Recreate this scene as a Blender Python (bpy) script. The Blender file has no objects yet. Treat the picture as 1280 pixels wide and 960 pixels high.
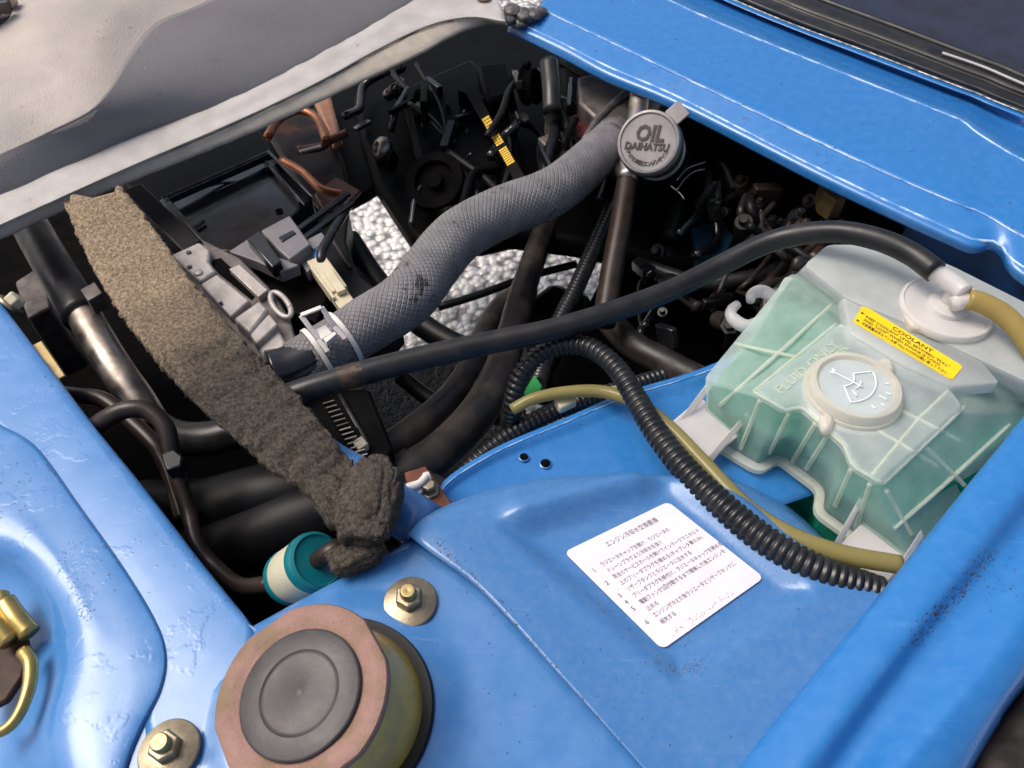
import bpy, bmesh, math, random
from mathutils import Vector, Matrix, noise

random.seed(7)
sc = bpy.context.scene
col = sc.collection
R = math.radians

# ------------------------------------------------------------------ camera, sky, sun, exposure
CAM = Vector((0, 0, 0.50)); PITCH = R(50); FPX = 961.0
cam_d = bpy.data.cameras.new('camera'); cam = bpy.data.objects.new('camera', cam_d); col.objects.link(cam)
cam.location = CAM; cam.rotation_euler = (R(90) - PITCH, 0, 0)
cam_d.sensor_width = 36; cam_d.lens = 36 * FPX / 1280
cam_d.clip_start = 0.01; cam_d.clip_end = 2000
cam_d.dof.use_dof = True; cam_d.dof.focus_distance = 0.63; cam_d.dof.aperture_fstop = 14.0
sc.camera = cam

SUN_EL, SUN_AZ = 57, -76          # azimuth measured from +y towards +x
world = bpy.data.worlds.new('World'); sc.world = world; world.use_nodes = True
wn = world.node_tree.nodes; wl = world.node_tree.links
bg = wn['Background']
sky = wn.new('ShaderNodeTexSky'); sky.sky_type = 'NISHITA'; sky.sun_disc = False
sky.sun_elevation = R(SUN_EL); sky.sun_rotation = R(SUN_AZ)
sky.air_density = 1.0; sky.dust_density = 6.0; sky.ozone_density = 1.0; sky.altitude = 0
wl.new(sky.outputs[0], bg.inputs[0]); bg.inputs[1].default_value = 0.10
sun_d = bpy.data.lights.new('sun', 'SUN'); sun_d.energy = 1.5; sun_d.angle = R(32); sun_d.color = (1, .95, .88)
sun = bpy.data.objects.new('sun', sun_d); col.objects.link(sun)
d = Vector((math.sin(R(SUN_AZ)) * math.cos(R(SUN_EL)), math.cos(R(SUN_AZ)) * math.cos(R(SUN_EL)), math.sin(R(SUN_EL))))
sun.rotation_euler = d.to_track_quat('Z', 'Y').to_euler(); sun.location = d * 5
vs = sc.view_settings
vs.view_transform = 'Standard'; vs.look = 'None'; vs.exposure = 0.56; vs.gamma = 1; vs.use_curve_mapping = False
sc.cycles.use_denoising = True
sc.cycles.max_bounces = 10; sc.cycles.transparent_max_bounces = 16
sc.cycles.sample_clamp_indirect = 8

# ------------------------------------------------------------------ measuring helpers
cF = Vector((0, math.cos(PITCH), -math.sin(PITCH))); cU = Vector((0, math.sin(PITCH), math.cos(PITCH))); cR = Vector((1, 0, 0))
def P(x, y, z=0.0):
    """place a point at real height z (metres) seen along the survey ray x, y"""
    dr = cF + cR * ((x - 640) / FPX) + cU * ((480 - y) / FPX)
    t = (z - CAM.z) / dr.z
    return CAM + dr * t
def S(x, y, z, n):
    dr = cF + cR * ((x - 640) / FPX) + cU * ((480 - y) / FPX)
    return n * ((z - CAM.z) / dr.z) / FPX
def V(l): return [P(*p) for p in l]

def catmull(pts, n):
    """n+1 points along a smooth curve through pts, spaced by length"""
    pts = [Vector(p) for p in pts]
    if len(pts) == 2:
        return [pts[0].lerp(pts[1], i / n) for i in range(n + 1)]
    q = [pts[0] * 2 - pts[1]] + pts + [pts[-1] * 2 - pts[-2]]
    out = []
    for i in range(1, len(q) - 2):
        p0, p1, p2, p3 = q[i - 1:i + 3]
        for k in range(24):
            t = k / 24
            out.append(0.5 * ((2 * p1) + (p2 - p0) * t + (2 * p0 - 5 * p1 + 4 * p2 - p3) * t * t + (3 * p1 - p0 - 3 * p2 + p3) * t ** 3))
    out.append(pts[-1].copy())
    L = [0]
    for a, b in zip(out, out[1:]): L.append(L[-1] + (b - a).length)
    res = []; j = 0
    for k in range(n + 1):
        s = L[-1] * k / n
        while j < len(L) - 2 and L[j + 1] < s: j += 1
        f = (s - L[j]) / max(L[j + 1] - L[j], 1e-9)
        res.append(out[j].lerp(out[j + 1], min(1, f)))
    return res

# ------------------------------------------------------------------ object helpers
W = {}
def props(o, label=None, cat=None, group=None, kind=None):
    if label: o['label'] = label
    if cat: o['category'] = cat
    if group: o['group'] = group
    if kind: o['kind'] = kind
    return o
def thing(name, label, cat, loc, group=None):
    o = bpy.data.objects.new(name, None); col.objects.link(o); o.location = loc; o.empty_display_size = .02
    W[o.name] = Vector(loc)
    return props(o, label, cat, group)
def mk(name, verts, faces, m, parent=None, smooth=True, uvs=None, bevel=0, solid=0, sub=0, seg=2):
    verts = [Vector(v) for v in verts]
    if parent is not None: base = W[parent.name]
    else:
        c = sum(verts, Vector()) / len(verts); base = Vector((c.x, c.y, min(v.z for v in verts)))
    me = bpy.data.meshes.new(name)
    me.from_pydata([tuple(v - base) for v in verts], [], faces)
    if uvs:
        ul = me.uv_layers.new(name='UVMap')
        for l in me.loops: ul.data[l.index].uv = uvs[l.vertex_index]
    me.validate(); me.update()
    bm = bmesh.new(); bm.from_mesh(me); bmesh.ops.recalc_face_normals(bm, faces=bm.faces); bm.to_mesh(me); bm.free()
    me.materials.append(m)
    o = bpy.data.objects.new(name, me); col.objects.link(o)
    if smooth:
        me.shade_smooth()
    if parent is not None: o.parent = parent
    else: o.location = base
    W[o.name] = base.copy()
    if solid:
        md = o.modifiers.new('solid', 'SOLIDIFY'); md.thickness = abs(solid); md.offset = -1 if solid > 0 else 1
    if bevel:
        md = o.modifiers.new('bevel', 'BEVEL'); md.width = bevel; md.segments = seg; md.limit_method = 'ANGLE'; md.angle_limit = R(30)
        md.harden_normals = False
    if sub:
        md = o.modifiers.new('sub', 'SUBSURF'); md.levels = sub; md.render_levels = sub
    if smooth and (bevel or solid):
        try:
            me.set_sharp_from_angle(angle=R(40))
        except Exception: pass
    return o

def tube_geo(path, rad, seg=16, caps=True, squash=None):
    n = len(path); vs_, fs, uv = [], [], []
    if not hasattr(rad, '__len__'): rad = [rad] * n
    T = [(path[min(i + 1, n - 1)] - path[max(i - 1, 0)]).normalized() for i in range(n)]
    up = Vector((0, 0, 1)) if abs(T[0].z) < .9 else Vector((1, 0, 0))
    N = (up - T[0] * up.dot(T[0])).normalized(); L = 0
    for i in range(n):
        N = (N - T[i] * N.dot(T[i])).normalized(); B = T[i].cross(N)
        if i: L += (path[i] - path[i - 1]).length
        for k in range(seg + 1 if False else seg):
            a = 2 * math.pi * k / seg
            vs_.append(path[i] + (N * math.cos(a) + B * math.sin(a)) * rad[i]); uv.append((k / seg if k <= seg / 2 else 1 - k / seg, L))
    for i in range(n - 1):
        for k in range(seg):
            a = i * seg + k; b = i * seg + (k + 1) % seg
            fs.append((a, b, b + seg, a + seg))
    if caps:
        fs.append(tuple(range(seg))[::-1]); fs.append(tuple((n - 1) * seg + k for k in range(seg)))
    return vs_, fs, uv
def lerp_list(vals, n):
    if not hasattr(vals, '__len__'): return [vals] * (n + 1)
    out = []
    for i in range(n + 1):
        f = i / n * (len(vals) - 1); j = min(int(f), len(vals) - 2); out.append(vals[j] + (vals[j + 1] - vals[j]) * (f - j))
    return out
def tube(name, pts, r, m, parent=None, n=48, seg=16, wobble=0, caps=True):
    """pts are (x, y, z) survey points, r metres or list"""
    path = catmull(V(pts), n); rr = lerp_list(r, n)
    vs_, fs, uv = tube_geo(path, rr, seg, caps)
    if wobble:
        vs_ = [v + noise.noise_vector(v * 60) * wobble for v in vs_]
    return mk(name, vs_, fs, m, parent, uvs=uv)
def wtube(name, path, r, m, parent=None, n=32, seg=12):
    path = catmull(path, n)
    vs_, fs, uv = tube_geo(path, lerp_list(r, n), seg)
    return mk(name, vs_, fs, m, parent, uvs=uv)
def corrugated(name, pts, r, m, parent=None, pitch=.0045, depth=.16, seg=16):
    path0 = catmull(V(pts), 200); L = sum((b - a).length for a, b in zip(path0, path0[1:]))
    nr = int(L / pitch); n = nr * 6
    path = catmull(V(pts), n); base = lerp_list(r, n); prof = [0, 0, .85, 1, 1, .85]
    vs_, fs, uv = tube_geo(path, [b * (1 - depth + depth * prof[i % 6]) for i, b in enumerate(base)], seg)
    return mk(name, vs_, fs, m, parent, uvs=uv)
def frame(axis):
    a = Vector(axis).normalized(); u = Vector((0, 0, 1)) if abs(a.z) < .9 else Vector((0, 1, 0))
    x = (u - a * u.dot(a)).normalized(); return x, a.cross(x), a
def lathe(name, prof, org, axis, m, parent=None, seg=48, rfun=None, bevel=0, smooth=True):
    x, y, a = frame(axis); vs_, fs = [], []; org = Vector(org)
    for (r, h) in prof:
        for k in range(seg):
            t = 2 * math.pi * k / seg; rr = r * (rfun(t, h) if rfun else 1)
            vs_.append(org + (x * math.cos(t) + y * math.sin(t)) * rr + a * h)
    n = len(prof)
    for i in range(n - 1):
        for k in range(seg):
            A = i * seg + k; B = i * seg + (k + 1) % seg; fs.append((A, B, B + seg, A + seg))
    fs.append(tuple(range(seg))[::-1]); fs.append(tuple((n - 1) * seg + k for k in range(seg)))
    o = mk(name, vs_, fs, m, parent, smooth=smooth, bevel=bevel)
    if smooth: o.data.set_sharp_from_angle(angle=R(38))
    return o
def prism(name, outline, zt, zb, m, parent=None, bevel=.0015, down=None, smooth=True):
    """outline of survey points at height zt (or own z), pulled straight down to zb"""
    top = [P(p[0], p[1], p[2] if len(p) > 2 else zt) for p in outline]
    n = len(top)
    bot = [Vector((p.x, p.y, zb)) if down is None else p + Vector(down) for p in top]
    fs = [tuple(range(n)), tuple(range(2 * n - 1, n - 1, -1))] + [(i, (i + 1) % n, n + (i + 1) % n, n + i) for i in range(n)]
    return mk(name, top + bot, fs, m, parent, bevel=bevel, smooth=smooth)
def bar(name, p0, p1, w, h, m, parent=None, bevel=.001, up=(0, 0, 1)):
    p0, p1 = Vector(p0), Vector(p1); dr = (p1 - p0).normalized(); s = dr.cross(Vector(up)).normalized(); u = s.cross(dr)
    vs_ = [q + s * (w / 2 * a) + u * (h / 2 * b) for q in (p0, p1) for a, b in ((-1, -1), (1, -1), (1, 1), (-1, 1))]
    fs = [(3, 2, 1, 0), (4, 5, 6, 7), (0, 1, 5, 4), (1, 2, 6, 5), (2, 3, 7, 6), (3, 0, 4, 7)]
    return mk(name, vs_, fs, m, parent, bevel=bevel)
class Patch:
    """smooth sheet through rows of survey points"""
    def __init__(s, rows, nu=60, nv=6, zf=None, world=False):
        lines = [catmull(V(r) if not world else r, nu) for r in rows]
        s.nu = nu; cols_ = []
        for i in range(nu + 1):
            cols_.append(s._cm([l[i] for l in lines], nv))
        s.nv = len(cols_[0]) - 1
        s.g = cols_
        if zf:
            for c in s.g:
                for v in c: v.z += zf(v)
    def _cm(s, pts, nv):
        q = [pts[0] * 2 - pts[1]] + pts + [pts[-1] * 2 - pts[-2]]; out = []
        for i in range(1, len(q) - 2):
            p0, p1, p2, p3 = q[i - 1:i + 3]
            # tension rises where rows are close, so folds stay crisp
            l1 = max((p2 - p1).length, 1e-6)
            m1 = (p2 - p0) / max((p2 - p1).length + (p1 - p0).length, 1e-6) * l1
            m2 = (p3 - p1) / max((p3 - p2).length + (p2 - p1).length, 1e-6) * l1
            for k in range(nv):
                t = k / nv; t2, t3 = t * t, t ** 3
                out.append(p1 * (2 * t3 - 3 * t2 + 1) + m1 * (t3 - 2 * t2 + t) + p2 * (-2 * t3 + 3 * t2) + m2 * (t3 - t2))
        out.append(pts[-1].copy()); return out
    def build(s, name, m, parent=None, solid=.0012):
        vs_ = [v for c in s.g for v in c]; k = s.nv + 1
        fs = [(i * k + j, (i + 1) * k + j, (i + 1) * k + j + 1, i * k + j + 1) for i in range(s.nu) for j in range(s.nv)]
        o = mk(name, vs_, fs, m, parent)
        # face up
        me = o.data; up = sum(p.normal.z * p.area for p in me.polygons)
        if up < 0: me.flip_normals()
        md = o.modifiers.new('solid', 'SOLIDIFY'); md.thickness = solid; md.offset = -1
        return o
    def at(s, u, v):
        i = min(int(u * s.nu), s.nu - 1); j = min(int(v * s.nv), s.nv - 1)
        a, b, c = s.g[i][j], s.g[i + 1][j], s.g[i][j + 1]
        nn = (b - a).cross(c - a).normalized()
        if nn.z < 0: nn = -nn
        fu = u * s.nu - i; fv = v * s.nv - j
        return a + (b - a) * fu + (c - a) * fv, nn

FONTM = {}
def text_geo(txt, size=1.0, align='LEFT', extrude=0, squeeze=1.0, spacing=1.0, bold=0, shear=0):
    cu = bpy.data.curves.new('t', 'FONT'); cu.body = txt; cu.size = size; cu.align_x = align; cu.resolution_u = 2
    cu.shear = shear; cu.extrude = extrude; cu.space_character = spacing; cu.offset = bold
    o = bpy.data.objects.new('t', cu); col.objects.link(o)
    dg = bpy.context.evaluated_depsgraph_get(); me = bpy.data.meshes.new_from_object(o.evaluated_get(dg))
    vs_ = [v.co.copy() for v in me.vertices]; fs = [tuple(p.vertices) for p in me.polygons]
    bpy.data.objects.remove(o); bpy.data.curves.remove(cu); bpy.data.meshes.remove(me)
    for v in vs_: v.x *= squeeze
    return vs_, fs
def join(geos):
    VS, FS = [], []
    for v, f in geos:
        n = len(VS); VS += v; FS += [tuple(i + n for i in q) for q in f]
    return VS, FS

# ------------------------------------------------------------------ materials
def pbr(name, base, rough=.5, metal=0, col2=None, vscale=40, vamt=.5, lo=.4, hi=.65, bump=0, bscale=200, coat=0, rough2=None, rscale=30, spec=.5,
        col3=None, scale3=15, lo3=.6, hi3=.7, sheen=0, trans=0, sss=0, detail=6, puddle=0, scratch=None, camt=.5):
    m = bpy.data.materials.new(name); m.use_nodes = True; nt = m.node_tree; N = nt.nodes; Lk = nt.links; b = N['Principled BSDF']
    b.inputs['Base Color'].default_value = (*base, 1); b.inputs['Roughness'].default_value = rough; b.inputs['Metallic'].default_value = metal
    b.inputs['Specular IOR Level'].default_value = spec; b.inputs['Coat Weight'].default_value = coat; b.inputs['Coat Roughness'].default_value = .08
    if sheen: b.inputs['Sheen Weight'].default_value = sheen
    if trans: b.inputs['Transmission Weight'].default_value = trans
    if sss: b.inputs['Subsurface Weight'].default_value = sss; b.inputs['Subsurface Scale'].default_value = .004
    tc = N.new('ShaderNodeTexCoord')
    def ns(scale, det=detail, rg=.6):
        n = N.new('ShaderNodeTexNoise'); n.inputs['Scale'].default_value = scale; n.inputs['Detail'].default_value = det; n.inputs['Roughness'].default_value = rg
        Lk.new(tc.outputs['Object'], n.inputs['Vector']); return n
    def mr(src, a, b_, c=0, d_=1):
        r = N.new('ShaderNodeMapRange'); r.inputs[1].default_value = a; r.inputs[2].default_value = b_; r.inputs[3].default_value = c; r.inputs[4].default_value = d_
        Lk.new(src, r.inputs[0]); return r.outputs[0]
    cur = None
    def mix(cur, c2, fac):
        x = N.new('ShaderNodeMix'); x.data_type = 'RGBA'; Lk.new(fac, x.inputs[0])
        if cur is None: x.inputs[6].default_value = (*base, 1)
        else: Lk.new(cur, x.inputs[6])
        x.inputs[7].default_value = (*c2, 1); return x.outputs[2]
    if col2: cur = mix(cur, col2, mr(ns(vscale).outputs[0], lo, hi, 0, vamt))
    if col3: cur = mix(cur, col3, mr(ns(scale3, 8, .7).outputs[0], lo3, hi3, 0, 1))
    if scratch:
        for rz, sc_ in ((.75, 9), (-.8, 12), (1.25, 16)):
            mp = N.new('ShaderNodeMapping'); mp.inputs['Rotation'].default_value = (0, 0, rz); mp.inputs['Scale'].default_value = (1, 22, 1); Lk.new(tc.outputs['Object'], mp.inputs['Vector'])
            n = N.new('ShaderNodeTexNoise'); n.inputs['Scale'].default_value = sc_; n.inputs['Detail'].default_value = 5; n.inputs['Roughness'].default_value = .75; Lk.new(mp.outputs[0], n.inputs['Vector'])
            cur = mix(cur, scratch, mr(n.outputs[0], .63, .74, 0, camt))
    if cur is not None: Lk.new(cur, b.inputs['Base Color'])
    if rough2 is not None: Lk.new(mr(ns(rscale).outputs[0], .4, .62, rough, rough2), b.inputs['Roughness'])
    if bump:
        bp = N.new('ShaderNodeBump'); bp.inputs['Strength'].default_value = bump; bp.inputs['Distance'].default_value = .001
        Lk.new(ns(bscale, 4).outputs[0], bp.inputs['Height']); last = bp.outputs[0]
        if puddle:                                       # edges of standing water film and rivulets
            b2 = N.new('ShaderNodeBump'); b2.inputs['Strength'].default_value = puddle; b2.inputs['Distance'].default_value = .0008
            pa = mr(ns(24, 4, .6).outputs[0], .56, .60); pb = mr(ns(110, 3, .6).outputs[0], .66, .70)
            mx = N.new('ShaderNodeMath'); mx.operation = 'MAXIMUM'; Lk.new(pa, mx.inputs[0]); Lk.new(pb, mx.inputs[1])
            Lk.new(mx.outputs[0], b2.inputs['Height']); Lk.new(last, b2.inputs['Normal']); last = b2.outputs[0]
        Lk.new(last, b.inputs['Normal'])
    return m

M = {}
M['blue'] = pbr('blue_paint', (.024, .165, .46), .28, 0, (.05, .215, .51), 90, .5, .42, .72, bump=.05, bscale=700, coat=.35, rough2=.19, rscale=60, col3=(.05, .08, .13), scale3=170, lo3=.70, hi3=.78, scratch=(.18, .36, .62), camt=.25)
M['blue_wet'] = pbr('blue_paint_wet', (.055, .20, .48), .28, 0, (.12, .27, .56), 36, .6, .40, .7, bump=.04, bscale=500, coat=.22, puddle=.16, rough2=.22, rscale=26, col3=(.04, .07, .12), scale3=190, lo3=.72, hi3=.8, scratch=(.22, .38, .66), camt=.25)  # paler blue patches mix the sky's lavender sheen into the wet paint
M['blue_damp'] = pbr('blue_paint_damp', (.048, .18, .44), .28, 0, (.11, .245, .51), 40, .6, .40, .7, bump=.05, bscale=500, coat=.35, rough2=.17, rscale=26, col3=(.05, .075, .11), scale3=190, lo3=.70, hi3=.78, scratch=(.25, .38, .62), camt=.3)
M['blue_dusty'] = pbr('blue_paint_dusty', (.050, .172, .41), .36, 0, (.12, .23, .43), 160, .4, .42, .72, bump=.12, bscale=420, coat=.15, rough2=.24, rscale=60, col3=(.085, .08, .08), scale3=90, lo3=.64, hi3=.76, scratch=(.26, .36, .52), camt=.28)
M['blue_worn_highlight'] = pbr('blue_worn_edge_highlight', (.46, .62, .84), .3, 0, (.05, .24, .60), 45, .95, .42, .56, coat=.3)  # pale blue of worn edges, with the crease highlights painted in
M['black'] = pbr('black_plastic', (.004, .004, .005), .45, 0, (.009, .008, .009), 60, .5, spec=.22)
M['deep'] = pbr('oily_shade_black', (.0018, .0018, .002), .5, 0, (.005, .0045, .004), 30, .7, spec=.06, bump=.3, bscale=90)  # oily black; the deep bay's darkness is set into this base
M['black_gloss'] = pbr('black_gloss_plastic', (.007, .007, .009), .12, 0, (.018, .017, .019), 50, .6, bump=.05, bscale=600, rough2=.26, spec=.6)
M['black_matte'] = pbr('shade_black', (.003, .003, .003), .9, 0, (.007, .006, .006), 40, .6, spec=.03)  # flat black for walls, sheets and holes that must read as shade
M['rubber'] = pbr('black_rubber', (.009, .009, .010), .30, 0, (.024, .023, .023), 50, .7, bump=.10, bscale=500, rough2=.46, spec=.4)
M['rubber_grey'] = pbr('weathered_rubber', (.012, .010, .009), .38, 0, (.05, .038, .03), 30, .8, bump=.2, bscale=350, rough2=.6, spec=.35)
M['conduit'] = pbr('conduit_plastic', (.008, .008, .009), .3, 0, (.03, .03, .031), 60, .6, spec=.45)
M['brownhose'] = pbr('brown_rubber', (.018, .011, .008), .36, 0, (.04, .026, .02), 50, .7, bump=.15, bscale=300, spec=.35)
M['steel'] = pbr('dirty_steel', (.40, .36, .32), .34, 1, (.20, .16, .13), 45, .8, rough2=.55, bump=.06)
M['cast'] = pbr('cast_aluminium', (.46, .42, .39), .48, .4, (.28, .25, .225), 60, .7, bump=.25, bscale=500, rough2=.6, col3=(.17, .13, .10), scale3=70, lo3=.62, hi3=.72)
M['cast_dark'] = pbr('dirty_casting', (.16, .14, .13), .5, .6, (.06, .05, .05), 50, .8, bump=.25, bscale=400)
M['zinc'] = pbr('yellow_zinc', (.42, .31, .13), .3, .9, (.30, .24, .14), 60, .8, bump=.08, rough2=.5, col3=(.16, .11, .07), scale3=70, lo3=.6, hi3=.72)
M['gold'] = pbr('gold_chromate', (.66, .40, .055), .25, .25, (.40, .26, .08), 24, .8, .42, .6, rough2=.36, bump=.05)
M['latch'] = pbr('latch_zinc', (.52, .38, .12), .22, .9, (.34, .26, .12), 40, .8, rough2=.4, bump=.08)
M['bolt'] = pbr('aged_bolt', (.36, .30, .21), .42, .8, (.22, .18, .12), 90, .8, bump=.15, bscale=500)
M['pink'] = pbr('pinkish_oxide_steel', (.26, .14, .115), .5, .1, (.19, .12, .07), 55, 1, .42, .6, bump=.5, bscale=700, rough2=.66, col3=(.20, .11, .07), scale3=260, lo3=.56, hi3=.72)
M['cap_rubber'] = pbr('grey_rubber_cap', (.045, .040, .043), .30, 0, (.075, .068, .070), 60, .6, bump=.12, bscale=300, rough2=.48, scratch=(.12, .115, .115), camt=.3, spec=.25)
M['rust'] = pbr('rust', (.16, .045, .022), .75, 0, (.08, .028, .018), 80, .9, bump=.5, bscale=400)
M['copper'] = pbr('rusty_copper', (.10, .032, .018), .55, .1, (.22, .09, .05), 25, .8, bump=.3, bscale=200)
M['mat_dark'] = pbr('grey_mat', (.17, .158, .160), .55, 0, (.205, .19, .19), 14, .6, bump=.5, bscale=500, rough2=.40, rscale=14, col3=(.26, .24, .235), scale3=150, lo3=.62, hi3=.74)
M['mat_lit'] = pbr('lit_grey_mat', (.37, .325, .295), .5, 0, (.50, .425, .37), 12, .7, bump=.55, bscale=450, rough2=.6, col3=(.30, .27, .25), scale3=130, lo3=.62, hi3=.74)  # warm light on the upper sheet is mixed into this paler base
M['strip'] = pbr('grey_strip', (.40, .375, .35), .55, .05, (.50, .47, .46), 26, .8, bump=.3, bscale=420, col3=(.16, .15, .15), scale3=70, lo3=.64, hi3=.74)
M['strip_edge'] = pbr('strip_edge', (.56, .53, .47), .5, 0, (.4, .38, .35), 60, .7)
M['mastic'] = pbr('mastic', (.05, .045, .045), .45, 0, (.16, .145, .14), 120, .9, bump=.8, bscale=250)
M['white_pl'] = pbr('white_plastic', (.68, .65, .62), .45, 0, (.55, .5, .45), 60, .5, sss=.2)
M['cream'] = pbr('cream_plastic', (.60, .54, .38), .4, 0, (.48, .41, .27), 60, .6)
M['teal'] = pbr('teal_plastic', (.006, .17, .20), .25, 0, (.01, .12, .15), 40, .5, coat=.3)
M['filter_body'] = pbr('filter_body', (.58, .56, .42), .4, 0, (.45, .43, .30), 40, .5, sss=.2)
M['white_paper'] = pbr('sticker_white', (.76, .70, .74), .45, 0, (.68, .63, .66), 50, .6, coat=.15, col3=(.55, .42, .36), scale3=170, lo3=.73, hi3=.8)
M['ink'] = pbr('ink_grey', (.035, .03, .035), .6, 0, (.12, .11, .115), 300, .8)
M['yellow'] = pbr('label_yellow', (.90, .62, .01), .4, 0, (.8, .52, .01), 60, .5)
M['ink_dark'] = pbr('ink_dark', (.05, .035, .015), .6)
M['belt_paint'] = pbr('belt_paint', (.72, .45, .03), .6)
M['green_tag'] = pbr('green_tag', (.015, .30, .05), .5)
M['wire_blue'] = pbr('wire_blue', (.03, .16, .42), .4)
M['blue_relay'] = pbr('blue_relay', (.004, .025, .05), .45, 0, (.008, .05, .09), 60, .7)
M['navy'] = pbr('navy_cloth', (.012, .02, .05), .8, 0, (.006, .009, .02), 25, .8, bump=.5, bscale=900)
M['oilcap'] = pbr('oil_cap_grey', (.30, .27, .265), .42, .2, (.20, .18, .175), 60, .7, bump=.1, bscale=700, rough2=.5)
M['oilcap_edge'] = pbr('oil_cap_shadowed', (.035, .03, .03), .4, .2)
M['yellow_hose'] = None
M['water'] = pbr('water', (1, 1, 1), .02, 0, trans=1); M['water'].node_tree.nodes['Principled BSDF'].inputs['IOR'].default_value = 1.33
M['felt'] = pbr('felt', (.42, .325, .225), .95, 0, (.22, .165, .11), 320, 1, .40, .60, bump=1, bscale=520, spec=.05, col3=(.60, .48, .34), scale3=700, lo3=.60, hi3=.68)
M['felt'].node_tree.nodes['Bump'].inputs['Distance'].default_value = .0022
M['fuzz'] = pbr('felt_fibres', (.46, .35, .235), .9, 0, (.14, .10, .07), 260, 1, .42, .58, spec=.1)

def felt_gradient(m, tip):
    """dust-tan at the far end, grey-brown toward the knotted end (colour of the cloth itself)"""
    nt = m.node_tree; N = nt.nodes; L = nt.links; b = N['Principled BSDF']
    src = b.inputs['Base Color'].links[0].from_socket
    tc = N.new('ShaderNodeTexCoord'); dt = N.new('ShaderNodeVectorMath'); dt.operation = 'DOT_PRODUCT'; dt.inputs[1].default_value = (.7, -.7, 0)
    L.new(tc.outputs['Object'], dt.inputs[0])
    nz = N.new('ShaderNodeTexNoise'); nz.inputs['Scale'].default_value = 22; L.new(tc.outputs['Object'], nz.inputs['Vector'])
    ad = N.new('ShaderNodeMath'); ad.operation = 'MULTIPLY_ADD'; ad.inputs[1].default_value = .16; L.new(nz.outputs[0], ad.inputs[0]); L.new(dt.outputs['Value'], ad.inputs[2])
    mr = N.new('ShaderNodeMapRange'); mr.inputs[1].default_value = .0; mr.inputs[2].default_value = .17; L.new(ad.outputs[0], mr.inputs[0])
    x = N.new('ShaderNodeMix'); x.data_type = 'RGBA'; x.blend_type = 'MULTIPLY'; x.inputs[7].default_value = (*tip, 1)
    L.new(mr.outputs[0], x.inputs[0]); L.new(src, x.inputs[6]); L.new(x.outputs[2], b.inputs['Base Color'])
felt_gradient(M['felt'], (.25, .28, .34)); felt_gradient(M['fuzz'], (.28, .31, .37))

def clear_plastic(name, colr, tint, alpha, rough=.3, bump=0):
    m = bpy.data.materials.new(name); m.use_nodes = True; nt = m.node_tree; N = nt.nodes; L = nt.links
    b = N['Principled BSDF']; b.inputs['Base Color'].default_value = (*colr, 1); b.inputs['Roughness'].default_value = rough
    tl = N.new('ShaderNodeBsdfTranslucent'); tl.inputs[0].default_value = (*colr, 1)
    m1 = N.new('ShaderNodeMixShader'); m1.inputs[0].default_value = .4; L.new(b.outputs[0], m1.inputs[1]); L.new(tl.outputs[0], m1.inputs[2])
    tr = N.new('ShaderNodeBsdfTransparent'); tr.inputs[0].default_value = (*tint, 1)
    m2 = N.new('ShaderNodeMixShader')
    tc = N.new('ShaderNodeTexCoord'); nz = N.new('ShaderNodeTexNoise'); nz.inputs['Scale'].default_value = 35; nz.inputs['Detail'].default_value = 4
    L.new(tc.outputs['Object'], nz.inputs['Vector']); mr = N.new('ShaderNodeMapRange'); mr.inputs[1].default_value = .3; mr.inputs[2].default_value = .7
    mr.inputs[3].default_value = alpha - .1; mr.inputs[4].default_value = alpha + .1; L.new(nz.outputs[0], mr.inputs[0]); L.new(mr.outputs[0], m2.inputs[0])
    L.new(m1.outputs[0], m2.inputs[1]); L.new(tr.outputs[0], m2.inputs[2]); L.new(m2.outputs[0], N['Material Output'].inputs[0])
    if bump:
        n2 = N.new('ShaderNodeTexNoise'); n2.inputs['Scale'].default_value = 260; L.new(tc.outputs['Object'], n2.inputs['Vector'])
        bp = N.new('ShaderNodeBump'); bp.inputs['Strength'].default_value = bump; bp.inputs['Distance'].default_value = .001; L.new(n2.outputs[0], bp.inputs['Height']); L.new(bp.outputs[0], b.inputs['Normal'])
    return m
M['tank'] = clear_plastic('translucent_tank', (.86, .915, .915), (.93, .99, .985), .42, .18, .12)  # whiter tank top carries the sky's pale reflection in its colour
M['tank_milky'] = clear_plastic('milky_tank', (.68, .70, .69), (.88, .94, .92), .22, .3, .15)
M['tank_rib'] = clear_plastic('tank_rib', (.88, .89, .80), (.95, .98, .92), .5, .3)
M['natural'] = clear_plastic('natural_plastic', (.84, .81, .79), (.9, .9, .9), .10, .3)
M['capmat'] = clear_plastic('cap_plastic', (.86, .81, .73), (.95, .93, .88), .30, .28)
M['coolant'] = clear_plastic('coolant', (.008, .36, .22), (.2, .8, .6), .10, .15)
M['washer_fluid'] = clear_plastic('washer_fluid', (.42, .66, .72), (.6, .9, .95), .35, .1)
M['yellow_hose'] = clear_plastic('yellowed_hose', (.40, .34, .13), (.8, .72, .4), .16, .22)
M['amber_hose'] = clear_plastic('amber_hose', (.50, .38, .13), (.85, .7, .35), .16, .22)

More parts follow.
